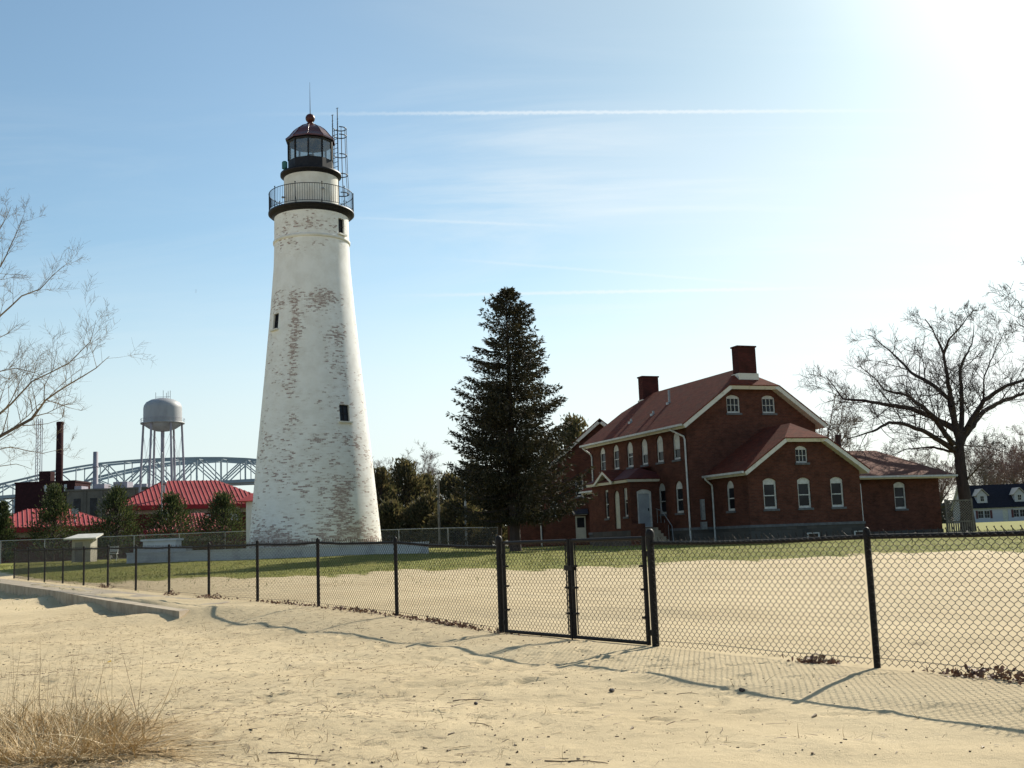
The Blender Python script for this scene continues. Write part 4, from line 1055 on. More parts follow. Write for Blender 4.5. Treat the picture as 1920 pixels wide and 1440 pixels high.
B_.limb(L_([(1769, 662), (1780, 635), (1801, 613), (1826, 580)], (-1, -1.5, -2, -2)), 0.083, 0.020, 10, .35, 2)
B_.limb(L_([(1803, 812), (1804, 754), (1800, 693), (1807, 674), (1822, 647), (1826, 610)], (0, .6, 1.2, 1.5, 2, 2)), 0.206, 0.026, 18, .28, 2)
B_.limb(L_([(1806, 815), (1844, 751), (1887, 723), (1920, 713), (1990, 690)], (0, -1, -1.5, -2, -2)), 0.206, 0.040, 18, .28, 2)
B_.limb(L_([(1844, 751), (1845, 708), (1865, 659), (1884, 619)], (-1, -1, -.5, 0)), 0.076, 0.020, 12, .35, 2)
B_.limb(L_([(1808, 818), (1844, 772), (1881, 751), (1920, 737), (2000, 720)], (0, 1, 2, 3, 4)), 0.206, 0.046, 18, .28, 2)
B_.limb(L_([(1796, 850), (1750, 838), (1700, 842), (1660, 858)], (0, 1.5, 3, 4)), 0.110, 0.020, 12, .3, 2)
B_.limb(L_([(1808, 905), (1830, 880), (1850, 862), (1870, 850)], (0, -1, -2, -2)), 0.083, 0.020, 7, .4, 2)
B_.limb(L_([(1796, 897), (1770, 884), (1745, 872)], (0, -1, -2)), 0.069, 0.020, 6, .4, 1)
B_.limb(L_([(1806, 835), (1850, 838), (1890, 850)], (0, -2, -3)), 0.062, 0.020, 7, .4, 2)
B_.build(T, .07, BARKD, TWIG, ob, .009)

# bare budding tree whose boughs reach in from the left
LY = 24.0; lb = Vector((-13.6, 24.6, 0)); lb.z = gz(lb.x, lb.y)
T = thing('budding_tree', 'slender budding tree reaching in from the left edge', 'tree', lb)
B_ = Bare(5)
def LL(pts, dys): return [at(x, y, LY, d) for (x, y), d in zip(pts, dys)]
f1 = at(-130, 900, LY, .4); f2 = at(-120, 720, LY, .4); f3 = at(-80, 560, LY, .3)
for a, b_, ra, rb in ((lb - Vector((0, 0, .3)), f1, .17, .13), (f1, f2, .13, .10), (f2, f3, .10, .07)): B_.seg(a, b_, ra, rb)
kw = dict(spread=.75, upw=.22, tw=.42)
B_.limb([f1] + LL([(0, 818), (60, 785), (85, 750), (130, 720), (180, 690), (205, 668)], (0, -.2, -.3, -.5, -.6, -.8)), 0.0540, 0.0056, 15, .26, 2, **kw)
B_.limb([f1] + LL([(0, 775), (20, 758), (60, 715), (130, 680), (170, 640), (180, 600)], (.3, .4, .5, .6, .6, .6)), 0.0396, 0.0042, 15, .24, 2, **kw)
B_.limb(LL([(83, 752), (84, 722), (100, 690), (108, 640)], (-.3, -.2, 0, 0)), 0.0144, 0.0035, 6, .4, 1, **kw)
B_.limb([f2] + LL([(0, 592), (40, 555), (75, 542), (100, 515), (122, 497)], (0, 0, .1, .2, .2)), 0.0360, 0.0042, 11, .25, 2, **kw)
B_.limb([f3] + LL([(0, 500), (25, 450), (45, 402)], (-.2, -.2, -.3)), 0.0288, 0.0042, 10, .3, 2, **kw)
B_.limb([f3] + LL([(-30, 480), (5, 420), (20, 390)], (.2, .3, .3)), 0.0252, 0.0042, 8, .3, 2, **kw)
B_.limb([f1] + LL([(-40, 850), (20, 838), (80, 850), (130, 840)], (.5, .6, .7, .8)), 0.0216, 0.0035, 10, .3, 2, **kw)
B_.limb([f1] + LL([(-30, 880), (30, 870), (60, 880)], (.2, .0, -.2)), 0.0180, 0.0035, 7, .3, 1, **kw)
B_.limb([f2] + LL([(-20, 700), (30, 690), (70, 700), (110, 740)], (-.3, -.3, -.3, -.3)), 0.0216, 0.0035, 10, .3, 2, **kw)
B_.build(T, .03, BARKG, TWIGB, lb, .0016)

# branches of a tree beyond the right edge
rb_ = Vector((40.5, 76, gz(40.5, 76)))
T = thing('bare_tree', 'bare tree at the far right edge with twigs entering the sky', 'tree', rb_)
B_ = Bare(21); c_ = rb_ + Vector((0, 0, 5)); B_.seg(rb_ - Vector((0, 0, .3)), c_, .45, .3)
for x, y, dx in ((1895, 552, 0), (1905, 600, 1), (1925, 520, -1), (1930, 640, 2), (1980, 480, 0), (2100, 560, 0)):
    q = at(x, y, 76, dx); B_.limb([c_, c_.lerp(q, .45) + Vector((.6, 0, .8)), q], .2, .02, 16, .26, 2)
B_.build(T, .1, BARKD, TWIG, rb_, .012)

# generic bare trees
def bare_proto(seed, Hh, rad, mtw, lev=2, thin=.014, limbs=8):
    B_ = Bare(seed); rd = B_.rd; z0 = Hh * .22
    B_.seg(Vector((0, 0, -.3)), Vector((0, 0, z0)), Hh * .026, Hh * .02)
    for k in range(limbs):
        a = 2 * math.pi * (k + rd.uniform(-.3, .3)) / limbs; rr = rad * rd.uniform(.45, 1.0); hz_ = Hh * rd.uniform(.66, 1.0) * (1.05 - .25 * rr / rad)
        e = Vector((rr * math.cos(a), rr * math.sin(a), hz_)); mid_ = Vector((e.x * .45, e.y * .45, z0 + (hz_ - z0) * .5)) + rvec(rd) * Hh * .03
        B_.limb([Vector((0, 0, z0 * rd.uniform(.75, 1.0))), mid_, e], Hh * .012, Hh * .002, 15, .30, lev)
    tmp = bpy.data.objects.new('tmp', None); COL.objects.link(tmp)
    B_.build(tmp, Hh * .0085, BARKD if mtw is not TWIGR else BARKG, mtw, minr=thin)
    return tmp
def place(proto, name, label, cat, loc, rz, sc, group=None, first=False):
    o = proto if first else copy_tree(proto)
    o.name = name; o.location = loc; o.rotation_euler = (0, 0, rz); o.scale = (sc, sc, sc) if not isinstance(sc, tuple) else sc
    return tag(o, label, cat, group)
bpA = bare_proto(31, 10.0, 5.0, TWIGP, 2, .010); bpB = bare_proto(32, 10.0, 4.6, TWIGR, 2, .011, 10)
bgl = [(bpA, 1545, 84, 1.12, 'bare tree showing behind the right slope of the main gable'), (bpA, 1700, 150, 1.15, 'bare tree rising behind the low brick wing'),
       (bpB, 1762, 240, 1.7, 'reddish bare tree seen left of the oak trunk'), (bpA, 1850, 255, 1.75, 'bare tree just right of the oak trunk'),
       (bpB, 1884, 262, 2.1, 'russet bare tree behind the left end of the navy roof'), (bpB, 1930, 235, 2.15, 'russet bushy tree at the right edge above the navy roof'),
       (bpA, 1962, 270, 2.2, 'tall bare tree partly cut by the right edge')]
usedp = set()
for pr_, px, Y, sc, lab in bgl:
    p = at(px, 985, Y); p.z = gz(p.x, p.y)
    place(pr_, 'bare_tree', lab, 'tree', p, random.uniform(0, 6), sc, 'bare trees in the background', pr_.name not in usedp); usedp.add(pr_.name)
for px, Y, sc, lab in ((735, 118, .98, 'pale bare tree above the dark evergreens just right of the lighthouse'), (772, 124, 1.08, 'pale rounded bare tree crown above the evergreens'), (815, 120, .95, 'pale bare tree beside the grey pole')):
    p = at(px, 1000, Y); p.z = gz(p.x, p.y)
    place(bpB if px == 775 else bpA, 'bare_tree', lab, 'tree', p, random.uniform(0, 6), sc, 'bare trees right of the lighthouse')

# evergreens -------------------------------------------------------
def leafmat(name, c1, c2, c3, tr=.3):
    m, t, b = newmat(name)
    co = t.new('ShaderNodeTexCoord').outputs['Object']; rnd_ = t.new('ShaderNodeNewGeometry').outputs['Random Per Island']
    c = t.mix(t.ramp(t.noise(co, .9, 3.0), .35, .65), (*c1, 1), (*c2, 1)); c = t.mix(t.ramp(rnd_, .55, 1.0), c, (*c3, 1))
    t.put(b.inputs['Base Color'], c); b.inputs['Roughness'].default_value = .75; b.inputs['Specular IOR Level'].default_value = .2
    tl = t.new('ShaderNodeBsdfTranslucent'); t.put(tl.inputs[0], t.mix(1.0, c, (1.5, 1.45, 1.0, 1), 'MULTIPLY'))      # thin sprays let some sun through
    mx = t.new('ShaderNodeMixShader'); mx.inputs[0].default_value = tr
    t.l.new(b.outputs[0], mx.inputs[1]); t.l.new(tl.outputs[0], mx.inputs[2]); t.l.new(mx.outputs[0], t.n['Material Output'].inputs[0])
    return m
SPR = leafmat('spruce_needles', (.024, .025, .016), (.036, .034, .021), (.070, .056, .033), .13)
PINE = leafmat('pine_needles', (.026, .040, .018), (.040, .055, .024), (.085, .090, .045))
DARKF = leafmat('dark_evergreen', (.050, .054, .028), (.075, .066, .038), (.14, .11, .065))

def needles(P, Dv, L, Wd, rg, droop=0.0):
    """Leaf-size quads starting at P, pointing along Dv."""
    N = len(P); Dv = Dv + rg.normal(0, .35, (N, 3)); Dv[:, 2] -= droop; Dv /= np.linalg.norm(Dv, axis=1, keepdims=True)
    S = np.cross(Dv, rg.normal(0, 1, (N, 3))); S /= np.maximum(np.linalg.norm(S, axis=1, keepdims=True), 1e-6)
    L = (L * rg.uniform(.6, 1.3, N))[:, None]; w = (Wd * rg.uniform(.6, 1.2, N))[:, None]
    V = np.stack([P - S * w * .35, P + Dv * L * .5 - S * w, P + Dv * L, P + Dv * L * .5 + S * w], 1).reshape(-1, 3)
    return V, np.arange(4 * N).reshape(-1, 4)

def spruce(root, Hh, shape, seed, z0=1.6, nl=.30, nw=.045, whorl=.42, perm=9, mt=None, trunk_r=.30, dens=1.0, lean=(0, 0)):
    rg = np.random.default_rng(seed); tw = []; P = []; Dv = []; z = z0
    while z < Hh - .15:
        f = z / Hh
        for k in range(max(4, int(perm * (1 - .35 * f)))):
            a = rg.uniform(0, 2 * math.pi); Lb = shape(f, a) * rg.uniform(.74, 1.10)
            if Lb < .1: continue
            dirh = np.array([math.cos(a), math.sin(a)]); n = max(4, int(Lb / .22)); s = np.linspace(0, 1, n + 1)
            sag = .30 * (1 - f) + .02
            zz = z + rg.uniform(-.15, .15) + Lb * (.30 * f * s - sag * s * (1.6 - 1.35 * s) + .18 * s ** 3 * (1 - f) + .25 * f * s * (f > .8))
            pts = np.stack([dirh[0] * s * Lb, dirh[1] * s * Lb, zz], 1)
            tw.append((pts[:-1], pts[1:], .035 * (1 - .8 * s[:-1]) * (Lb / 3 + .2), .035 * (1 - .8 * s[1:]) * (Lb / 3 + .2)))
            lat = np.array([-dirh[1], dirh[0], 0]); d3 = np.array([dirh[0], dirh[1], .12])
            for i in range(1, n + 1):
                sw = min(.9, .16 * Lb + .15) * (1.05 - .75 * s[i]) + .10
                c = int(7 * dens)
                for sg in (-1, 1):
                    q = rg.uniform(0, 1, c) ** .8
                    off = lat * sg; base = pts[i] + np.outer(q * sw, off) + np.outer(q * sw * .5, d3)
                    base[:, 2] -= q * sw * .35 * (1 - f) + rg.uniform(0, .05, c)
                    P.append(base); Dv.append(np.tile(off * .6 + d3 * .7, (c, 1)))
                    hang = int(3 * dens * (1 - f * .6))
                    P.append(pts[i] + np.outer(rg.uniform(0, sw, hang), off) - np.outer(rg.uniform(.02, .16, hang), [0, 0, 1])); Dv.append(np.tile([0, 0, -1.2], (hang, 1)) + off * .2)
        z += whorl * rg.uniform(.7, 1.2) * (1 - .45 * f)
    tp = 30; P.append(np.stack([np.zeros(tp), np.zeros(tp), rg.uniform(Hh - .9, Hh, tp)], 1)); Dv.append(np.stack([rg.normal(0, .5, tp), rg.normal(0, .5, tp), np.full(tp, .9)], 1))
    P = np.concatenate(P); Dv = np.concatenate(Dv); tpz = lambda zq: np.array([lean[0], lean[1]]) * (zq / Hh)
    V, Fq = needles(P, Dv, nl, nw, rg); V[:, :2] += np.outer(V[:, 2] / Hh, lean)
    link('crown', np_mesh('needles', V, Fq, mt or SPR), root)
    A = np.concatenate([x[0] for x in tw]); Bq = np.concatenate([x[1] for x in tw]); ra = np.concatenate([x[2] for x in tw]); rb = np.concatenate([x[3] for x in tw])
    for q in (A, Bq): q[:, :2] += np.outer(q[:, 2] / Hh, lean)
    V, Fq = segs(A, Bq, np.maximum(ra, .006), np.maximum(rb, .004), 3)
    link('boughs', np_mesh('boughs', V, Fq, BARKD), root)
    MB().tube([(0, 0, -.3), (0, 0, .3), (lean[0] * .4, lean[1] * .4, Hh * .4), (lean[0], lean[1], Hh * .98)], [trunk_r * 1.25, trunk_r, trunk_r * .6, .02], 12).build('trunk', BARKD, root)
    return len(P)

sb = at(966, 1008, 57.5); sb.z = gz(sb.x, sb.y)
T = thing('spruce_tree', 'tall dark spruce standing between the lighthouse and the brick house', 'tree', sb)
def shp(f, a):
    base = np.interp(f, [0, .10, .16, .28, .42, .55, .66, .76, .85, .91, .96, 1], [2.2, 2.95, 3.3, 3.15, 3.0, 2.7, 2.3, 1.85, 1.32, .88, .42, .04])
    return base * (1 + .10 * math.sin(2 * a + 7 * f) + .06 * math.sin(5 * a + 3))
spruce(T, 13.65, shp, 4, z0=1.9, trunk_r=.30, dens=1.1, whorl=.43, perm=11, nl=.24, nw=.034)
s2 = at(937, 1006, 60.5); s2.z = gz(s2.x, s2.y)
T = thing('spruce_tree', 'thinner dark evergreen crowding the left of the tall spruce', 'tree', s2)
spruce(T, 8.6, lambda f, a: np.interp(f, [0, .2, .4, .7, 1], [1.4, 2.5, 2.3, 1.3, .05]) * (1 + .12 * math.sin(3 * a)), 9, z0=2.4, trunk_r=.13, dens=.8, whorl=.42, perm=8)

def bush(root, Hh, rad, seed, n=2600, mt=None, nl=.26, nw=.05, low=.06, clumps=60):
    """Clumped evergreen crown with a leader; gaps between clumps."""
    rg = np.random.default_rng(seed)
    f = rg.uniform(low, 1, clumps) ** .9; a = rg.uniform(0, 6.283, clumps)
    prof = np.interp(f, [0, .12, .35, .6, .85, 1], [.55, .92, 1.0, .78, .36, .05])
    rr = prof * rad * rg.uniform(.35, 1.02, clumps) * (1 + .15 * np.sin(3 * a + seed))
    C = np.stack([rr * np.cos(a), rr * np.sin(a), f * Hh], 1)
    idx = rg.integers(0, clumps, n); cs = rad * .22 * (1.1 - .5 * f[idx])
    P = C[idx] + rg.normal(0, 1, (n, 3)) * cs[:, None] * np.array([1, 1, .7])
    out = P - np.array([0, 0, 1]) * P[:, 2:3] * .8; Dv = out / np.maximum(np.linalg.norm(out, axis=1, keepdims=True), .2); Dv[:, 2] += .55
    V, Fq = needles(P, Dv, nl, nw, rg)
    link('crown', np_mesh('needles', V, Fq, mt or PINE), root)
    sg = segs(np.tile([0, 0, .3], (clumps, 1)) + np.outer(f * .7, [0, 0, Hh * .9]), C, .03, .01, 3); link('boughs', np_mesh('boughs', *sg, BARKD), root)
    MB().tube([(0, 0, -.2), (0, 0, Hh * .9)], [rad * .07, .02], 8).build('trunk', BARKD, root)

for px, top, wpx, Y, lab in ((2, 945, 46, 93, 'dark pine cut by the left edge beside the low red roof'), (100, 917, 78, 94, 'pine in front of the tan industrial building, left of the kiosk'),
                             (218, 918, 84, 95, 'pine left of the bright red roof patch behind the grey fence'), (320, 934, 92, 95, 'broad pine below the water tower'), (418, 930, 92, 95, 'pine nearest the left side of the lighthouse')):
    p = at(px, 1030, Y); p.z = gz(p.x, p.y); tp_ = at(px, top, Y)
    T = thing('pine_tree', lab, 'tree', p, 0, 'pines in front of the red roofed buildings')
    bush(T, tp_.z - p.z, wpx * Y / 2100 / 2 * 1.08, px, 5200, PINE, .26, .05, clumps=110)
for px, top, wpx, Y, lab in ((716, 885, 60, 97, 'dark evergreen against the right side of the lighthouse foot'), (762, 868, 78, 100, 'tallest dark evergreen in the clump right of the lighthouse'), (800, 898, 60, 103, 'dark evergreen left of the grey pole'),
                             (845, 892, 70, 98, 'dark evergreen right of the grey pole'), (890, 880, 72, 100, 'dark evergreen behind the left skirts of the spruce'), (920, 900, 60, 94, 'dark evergreen under the spruce boughs'),
                             (735, 950, 70, 92, 'low evergreen bush above the red car'), (800, 940, 76, 92, 'low evergreen bush behind the grey fence'), (862, 940, 80, 90, 'wide low evergreen bush left of the spruce trunk'),
                             (1085, 790, 100, 92, 'dark evergreen top showing above the far end of the brick house'), (1040, 835, 80, 95, 'dark evergreen behind the spruce and the brick house')):
    p = at(px, 1005, Y); p.z = gz(p.x, p.y); tp_ = at(px, top, Y)
    T = thing('evergreen_tree', lab, 'tree', p, 0, 'dark evergreens behind the grey fence')
    bush(T, tp_.z - p.z, wpx * Y / 2100 / 2 * 1.3, px + 3, 7000, DARKF, .32, .075, clumps=120, low=.02)

# far wood closing the horizon
rg = np.random.default_rng(77); n = 26000
ang_ = rg.uniform(-.62, .62, n); dist = rg.uniform(420, 520, n) 
px_, py_ = np.sin(ang_) * dist, np.cos(ang_) * dist
top = 5.5 + 2.6 * np.sin(ang_ * 37) + 1.6 * np.sin(ang_ * 91 + 1) + 1.1 * np.sin(ang_ * 240)
zz = 1.2 + rg.uniform(0, 1, n) ** .8 * top
V, Fq = needles(np.stack([px_, py_, zz], 1), rg.normal(0, 1, (n, 3)), 2.2, .9, rg)
o = link('far_wood', np_mesh('far_wood', V, Fq, mat('far_tree_tones', (.075, .068, .055), (.050, .048, .040), .05, .95))); tag(o, 'hazy grey-brown strip of distant trees along the horizon', 'trees', kind='stuff')
# ------------------------------------------------------------------ red roofed buildings
BRICKD = brickmat('maroon_brick', (0.12, 0.028, 0.022), (0.09, 0.02, 0.018), (0.07, 0.03, 0.025))
TANB = mat('tan_band', (.30, .27, .21), (.25, .22, .17), 2, .8)
def seam_roof(root, polys, step=.42, seam_dir=None):
    mb = MB(); 
    for P in polys: mb.slab(P, .08)
    ro = mb.build('roof', REDROOF, root)
    A, Bq = [], []
    for P in polys:
        P = [Vector(p) for p in P]; a, b_ = P[0], P[1]; e = (b_ - a); L = e.length; e.normalize()
        nrm = (P[1] - P[0]).cross(P[-1] - P[0]).normalized(); up_ = nrm.cross(e)
        if up_.z < 0: up_ = -up_
        pl = [((p - a).dot(e), (p - a).dot(up_)) for p in P]
        x = step * .5
        while x < L:
            ys_ = []
            for (x0, y0), (x1, y1) in zip(pl, pl[1:] + pl[:1]):
                if (x0 - x) * (x1 - x) < 0: ys_.append(y0 + (y1 - y0) * (x - x0) / (x1 - x0))
            if len(ys_) >= 2 and max(ys_) - min(ys_) > .1:
                A.append(a + e * x + up_ * min(ys_) + nrm * .03); Bq.append(a + e * x + up_ * max(ys_) + nrm * .03)
            x += step
    A = np.array([q[:] for q in A]); Bq = np.array([q[:] for q in Bq])
    for q in range(len(A)):
        link('roof_seam', np_mesh('seam', *segs(A[q:q + 1], Bq[q:q + 1], .045, .045, 4), REDFASC), ro)
    return ro
def hip(x0, x1, y0, y1, ze, zr, inset):
    yc = (y0 + y1) / 2; a, b_ = x0 + inset, x1 - inset
    return [[(x0, y0, ze), (x1, y0, ze), (b_, yc, zr), (a, yc, zr)], [(x0, y1, ze), (x0, y0, ze), (a, yc, zr)], [(x1, y1, ze), (x0, y1, ze), (a, yc, zr), (b_, yc, zr)], [(x1, y0, ze), (x1, y1, ze), (b_, yc, zr)]]
def red_building(label, loc, rz, x1, y1, zw, zr, inset, ov=.7, band=True, seam=.45, extra=None):
    o = thing('red_roofed_building', label, 'building', loc, rz, 'red roofed buildings')
    MB().box(0, x1, 0, y1, -.5, zw - (.45 if band else 0)).build('wall', BRICKD, o)
    if band: MB().box(-.03, x1 + .03, -.03, y1 + .03, zw - .447, zw).build('band', TANB, o)
    ro = seam_roof(o, hip(-ov, x1 + ov, -ov, y1 + ov, zw + .45, zr, inset), seam)
    fm = MB()
    for a, b_ in (((-ov, -ov), (x1 + ov, -ov)), ((x1 + ov, -ov), (x1 + ov, y1 + ov)), ((x1 + ov, y1 + ov), (-ov, y1 + ov)), ((-ov, y1 + ov), (-ov, -ov))):
        fm.beam((*a, zw + .22), (*b_, zw + .22), .08, .44)
    fm.build('fascia', REDFASC, ro)
    return o
b1 = red_building('large red seamed hip roof building behind the pines', (-40.9, 117.0, .9), R(25), 15.2, 11, 5.0, 8.35, 5.4)
for x in (8.0, 11.0): MB().box(x, x + .9, -.08, -.031, 3.7, 4.4).build('sign_panel', WFRAME, b1)
b2 = red_building('low red roofed building at the far left edge behind the pines', (-47.2, 100.0, .9), R(25), 10.4, 8, 2.75, 5.0, 4.2, seam=.4)
b3 = red_building('small bright red roof glimpsed between two pines', (-33.3, 103, .9), R(22), 6.2, 6, 1.9, 4.1, 2.2, seam=.32)
for bb, x, z in ((b1, 4.2, 7.4), (b3, 1.2, 3.4)):
    MB().tube([(x, 1.0, z - .6), (x, 1.0, z + .35)], .12, 10).ball((x, 1.0, z + .5), .28, 8).build('roof_vent', GALV, bb)
MB().tube([(7.4, 0.2, 2.6), (7.4, .2, 4.3)], .07, 8).box(7.1, 7.7, 0, .4, 4.3, 4.8).build('roof_vent', GALV, b2)

# kiosk
o = thing('kiosk', 'small pale flat-roofed kiosk below the pines', 'kiosk', (-29.0, 75, .85))
MB().box(-.62, .62, 0, 1.2, -.3, 1.65).build('wall', mat('pale_board', (.34, .31, .25), (.26, .24, .20), 2, .8), o)
MB().slab([(-1.05, -.35, 1.68), (1.1, -.35, 1.68), (.95, 1.4, 1.98), (-.75, 1.4, 1.98)], .1).build('roof', mat('pale_roofing', (.50, .49, .44), (.42, .41, .37), 2, .7), o)
MB().box(-.4, .1, -.03, -.003, .1, 1.4).build('door', mat('kiosk_door', (.20, .19, .17), (.16, .15, .13), 2, .7), o)
o = thing('folding_chair', 'white folding frame standing in the grass beside the kiosk', 'chair', (-26.7, 74.6, gz(-26.7, 74.6)))
for x in (-.25, .25): MB().tube([(x, -.25, 0), (x, .2, .95)], .025, 6).build('leg', WFRAME, o); MB().tube([(x, .25, 0), (x, -.2, .5)], .025, 6).build('leg', WFRAME, o)
MB().box(-.27, .27, -.25, .2, .47, .52).build('seat', WFRAME, o); MB().box(-.27, .27, .13, .17, .6, .95).build('backrest', WFRAME, o)

# poles
def pole(label, px, Y, ytop, r, mt, lamp=False):
    p = at(px, 1000, Y); p.z = gz(p.x, p.y); tz = at(px, ytop, Y).z - p.z
    o = thing('utility_pole', label, 'pole', p)
    MB().tube([(0, 0, -.2), (0, 0, tz)], [r * 1.2, r * .8], 10).build('shaft', mt, o)
    MB().lathe([(r * .9, tz), (r * .6, tz + r), (.001, tz + r * 1.1)], 10).build('cap', mt, o)
    if lamp: MB().tube([(0, 0, tz - .1), (.5, 0, tz)], r * .5, 6).box(.4, .9, -.1, .1, tz - .05, tz + .08).build('lamp_arm', mt, o)
pole('thin white pole standing before the big red roof', 303, 108, 850, .08, GALV)
pole('grey pole rising from the evergreens right of the lighthouse', 824, 88, 900, .10, mat('pole_grey', (.20, .18, .15), (.15, .13, .11), 2, .8))
pole('bluish steel pole near the spruce', 874, 88, 915, .09, GALV)

# ------------------------------------------------------------------ red car end-on behind the fence
CARR = mat('red_car_paint', (.30, .02, .015), (.26, .018, .014), 1, .25, spec=.6); TYRE = mat('tyre', (.015, .015, .015), (.025, .024, .023), 9, .9)
p = at(759, 1012, 128); p.z = gz(p.x, p.y)
o = thing('parked_car', 'red car seen end-on behind the grey fence right of the lighthouse', 'car', p, R(4))
def loft(secs, name, mt, par):
    mb = MB(); n = len(secs[0]); vs = [q for s_ in secs for q in s_]
    mb.add(vs, [(i * n + k, i * n + (k + 1) % n, (i + 1) * n + (k + 1) % n, (i + 1) * n + k) for i in range(len(secs) - 1) for k in range(n)] + [tuple(range(n))[::-1], tuple(range((len(secs) - 1) * n, len(secs) * n))], 0, False)
    return mb.build(name, mt, par)
def sec(y, w, z0, z1): return [(-w * .92, y, z0), (w * .92, y, z0), (w, y, z0 + .2), (w * .97, y, z1 - .08), (w * .85, y, z1), (-w * .85, y, z1), (-w * .97, y, z1 - .08), (-w, y, z0 + .2)]
loft([sec(0, .72, .35, .62), sec(.2, .83, .25, .78), (sec(1.1, .85, .22, .86)), sec(3.4, .85, .22, .92), sec(4.2, .82, .28, .88), sec(4.4, .74, .38, .75)], 'body', CARR, o)
cab = loft([sec(1.1, .76, .8, .90), sec(1.75, .64, .8, 1.38), sec(3.0, .64, .8, 1.42), sec(3.75, .76, .8, .93)], 'cabin', CARR, o)
MB().add([(-.66, 1.16, .93), (.66, 1.16, .93), (.54, 1.70, 1.34), (-.54, 1.70, 1.34)], [(0, 1, 2, 3)]).build('windscreen', GLASS, cab)
for x in (-.80, .80):
    for y in (.85, 3.5):
        wo = MB().tube([(x - .1, y, .31), (x + .1, y, .31)], .31, 18).build('wheel', TYRE, o); MB().tube([(x - .105, y, .31), (x + .105, y, .31)], .19, 14).build('rim', GALV, wo)
for x in (-.58, .58): MB().box(x - .16, x + .16, .03, .14, .58, .70).build('headlight', GALV, o)

# ------------------------------------------------------------------ water tower
WT = thing('water_tower', 'pale multi-legged water tower beyond the red roofs', 'water tower', (-81.9, 260, 1.3))
TANK = mat('tank_paint', (.32, .325, .335), (.215, .215, .225), .35, .55, lo=.4, hi=.8, stretch=(1, 1, .4)); LEGM = mat('tower_leg_paint', (.33, .31, .36), (.24, .22, .26), .8, .6)
BOWL = mat('tank_bowl_paint', (.36, .37, .40), (.29, .30, .33), .4, .7)
Rk = 4.35; zt0 = 30.0
MB().lathe([(Rk, zt0), (Rk, zt0 + 3.6), (Rk * .97, zt0 + 4.3), (Rk * .86, zt0 + 5.0), (Rk * .62, zt0 + 5.6), (Rk * .3, zt0 + 5.95), (.01, zt0 + 6.05)], 40).build('tank', TANK, WT)
MB().lathe([(.01, zt0 - 1.85), (Rk * .35, zt0 - 1.7), (Rk * .7, zt0 - 1.15), (Rk * .92, zt0 - .5), (Rk * .99, zt0 + .02)], 40).build('tank_bowl', BOWL, WT)
ba = MB().lathe([(Rk, zt0 - .05), (Rk + .62, zt0 - .05), (Rk + .62, zt0 + .22), (Rk, zt0 + .22)], 40).build('balcony', TANK, WT)
MB().tube([((Rk + .6) * math.cos(k * math.pi / 20), (Rk + .6) * math.sin(k * math.pi / 20), zt0 + 1.1) for k in range(41)], .04, 5, cap=False).build('balcony_rail', LEGM, ba)
for k in range(20): MB().tube([((Rk + .6) * math.cos(k * math.pi / 10), (Rk + .6) * math.sin(k * math.pi / 10), zt0 + .2), ((Rk + .6) * math.cos(k * math.pi / 10), (Rk + .6) * math.sin(k * math.pi / 10), zt0 + 1.1)], .03, 4).build('rail_post', LEGM, ba)
for k, a in enumerate((-.55, -.30, -.05, .2, .4, 2.9, -.75)):
    MB().box(-.12, .12, -.08, .08, 0, 1.3).build('antenna_panel', GALV, ba)
    q = ba.children[-1]; q.location = ((Rk + .72) * math.cos(a), (Rk + .72) * math.sin(a), zt0 + .5); q.rotation_euler = (0, 0, a + math.pi / 2)
for k in range(6):
    a = R(-108 + 60 * k); c0, s0 = math.cos(a), math.sin(a)
    MB().tube([((Rk + 1.3) * c0, (Rk + 1.3) * s0, -1), ((Rk - .05) * c0, (Rk - .05) * s0, zt0 + .1)], [.26, .25], 12).build('leg', LEGM, WT)
    a2 = a + R(60); z1, z2 = 14.5, 27.0
    def pr2(aa, z): rr = Rk + 1.3 - 1.35 * z / zt0; return (rr * math.cos(aa), rr * math.sin(aa), z)
    MB().tube([pr2(a, 14.5), pr2(a2, 14.5)], .09, 6).build('strut', LEGM, WT)
    MB().tube([pr2(a, 14.7), pr2(a2, 28)], .03, 4).build('brace_rod', LEGM, WT); MB().tube([pr2(a2, 14.7), pr2(a, 28)], .03, 4).build('brace_rod', LEGM, WT)
MB().tube([(0, 0, -1), (0, 0, zt0 - 1.7)], .42, 14).build('riser_pipe', LEGM, WT)
for x, h_ in ((-1.5, 1.5), (.25, 1.9), (1.0, 1.3), (1.4, 1.7), (1.9, 1.8)): MB().tube([(x, -.5, zt0 + 5.3), (x, -.5, zt0 + 5.9 + h_)], .06, 5).build('antenna', GALV, WT)
MB().tube([(-1.5, -.5, zt0 + 6.3), (1.9, -.5, zt0 + 6.25)], .05, 5).build('antenna_bar', GALV, WT)

# ------------------------------------------------------------------ works buildings and chimneys
o = thing('smokestack', 'tall dark maroon smokestack left of the water tower', 'smokestack', (-134.4, 330, 1.3))
STK = brickmat('stack_brick', (.050, .020, .022), (.036, .015, .017), (.025, .014, .014), .6, .3, .02)
MB().lathe([(1.15, -1), (1.05, 20), (.97, 39.7), (.001, 39.71)], 20).build('shaft', STK, o); MB().lathe([(1.06, 39.0), (1.09, 39.2), (1.02, 39.8), (.8, 39.85)], 20).build('rim', STK, o)
o = thing('smokestack', 'shorter pale grey smokestack beside the bridge', 'smokestack', (-123.7, 330, 1.3))
MB().lathe([(.8, -1), (.72, 30.5), (.001, 30.6)], 18).build('shaft', mat('pale_stack', (.27, .25, .29), (.20, .19, .22), .5, .7), o)
MB().lathe([(.9, 26.0), (.9, 26.3), (.73, 26.35)], 18).build('ring', LEGM, o)
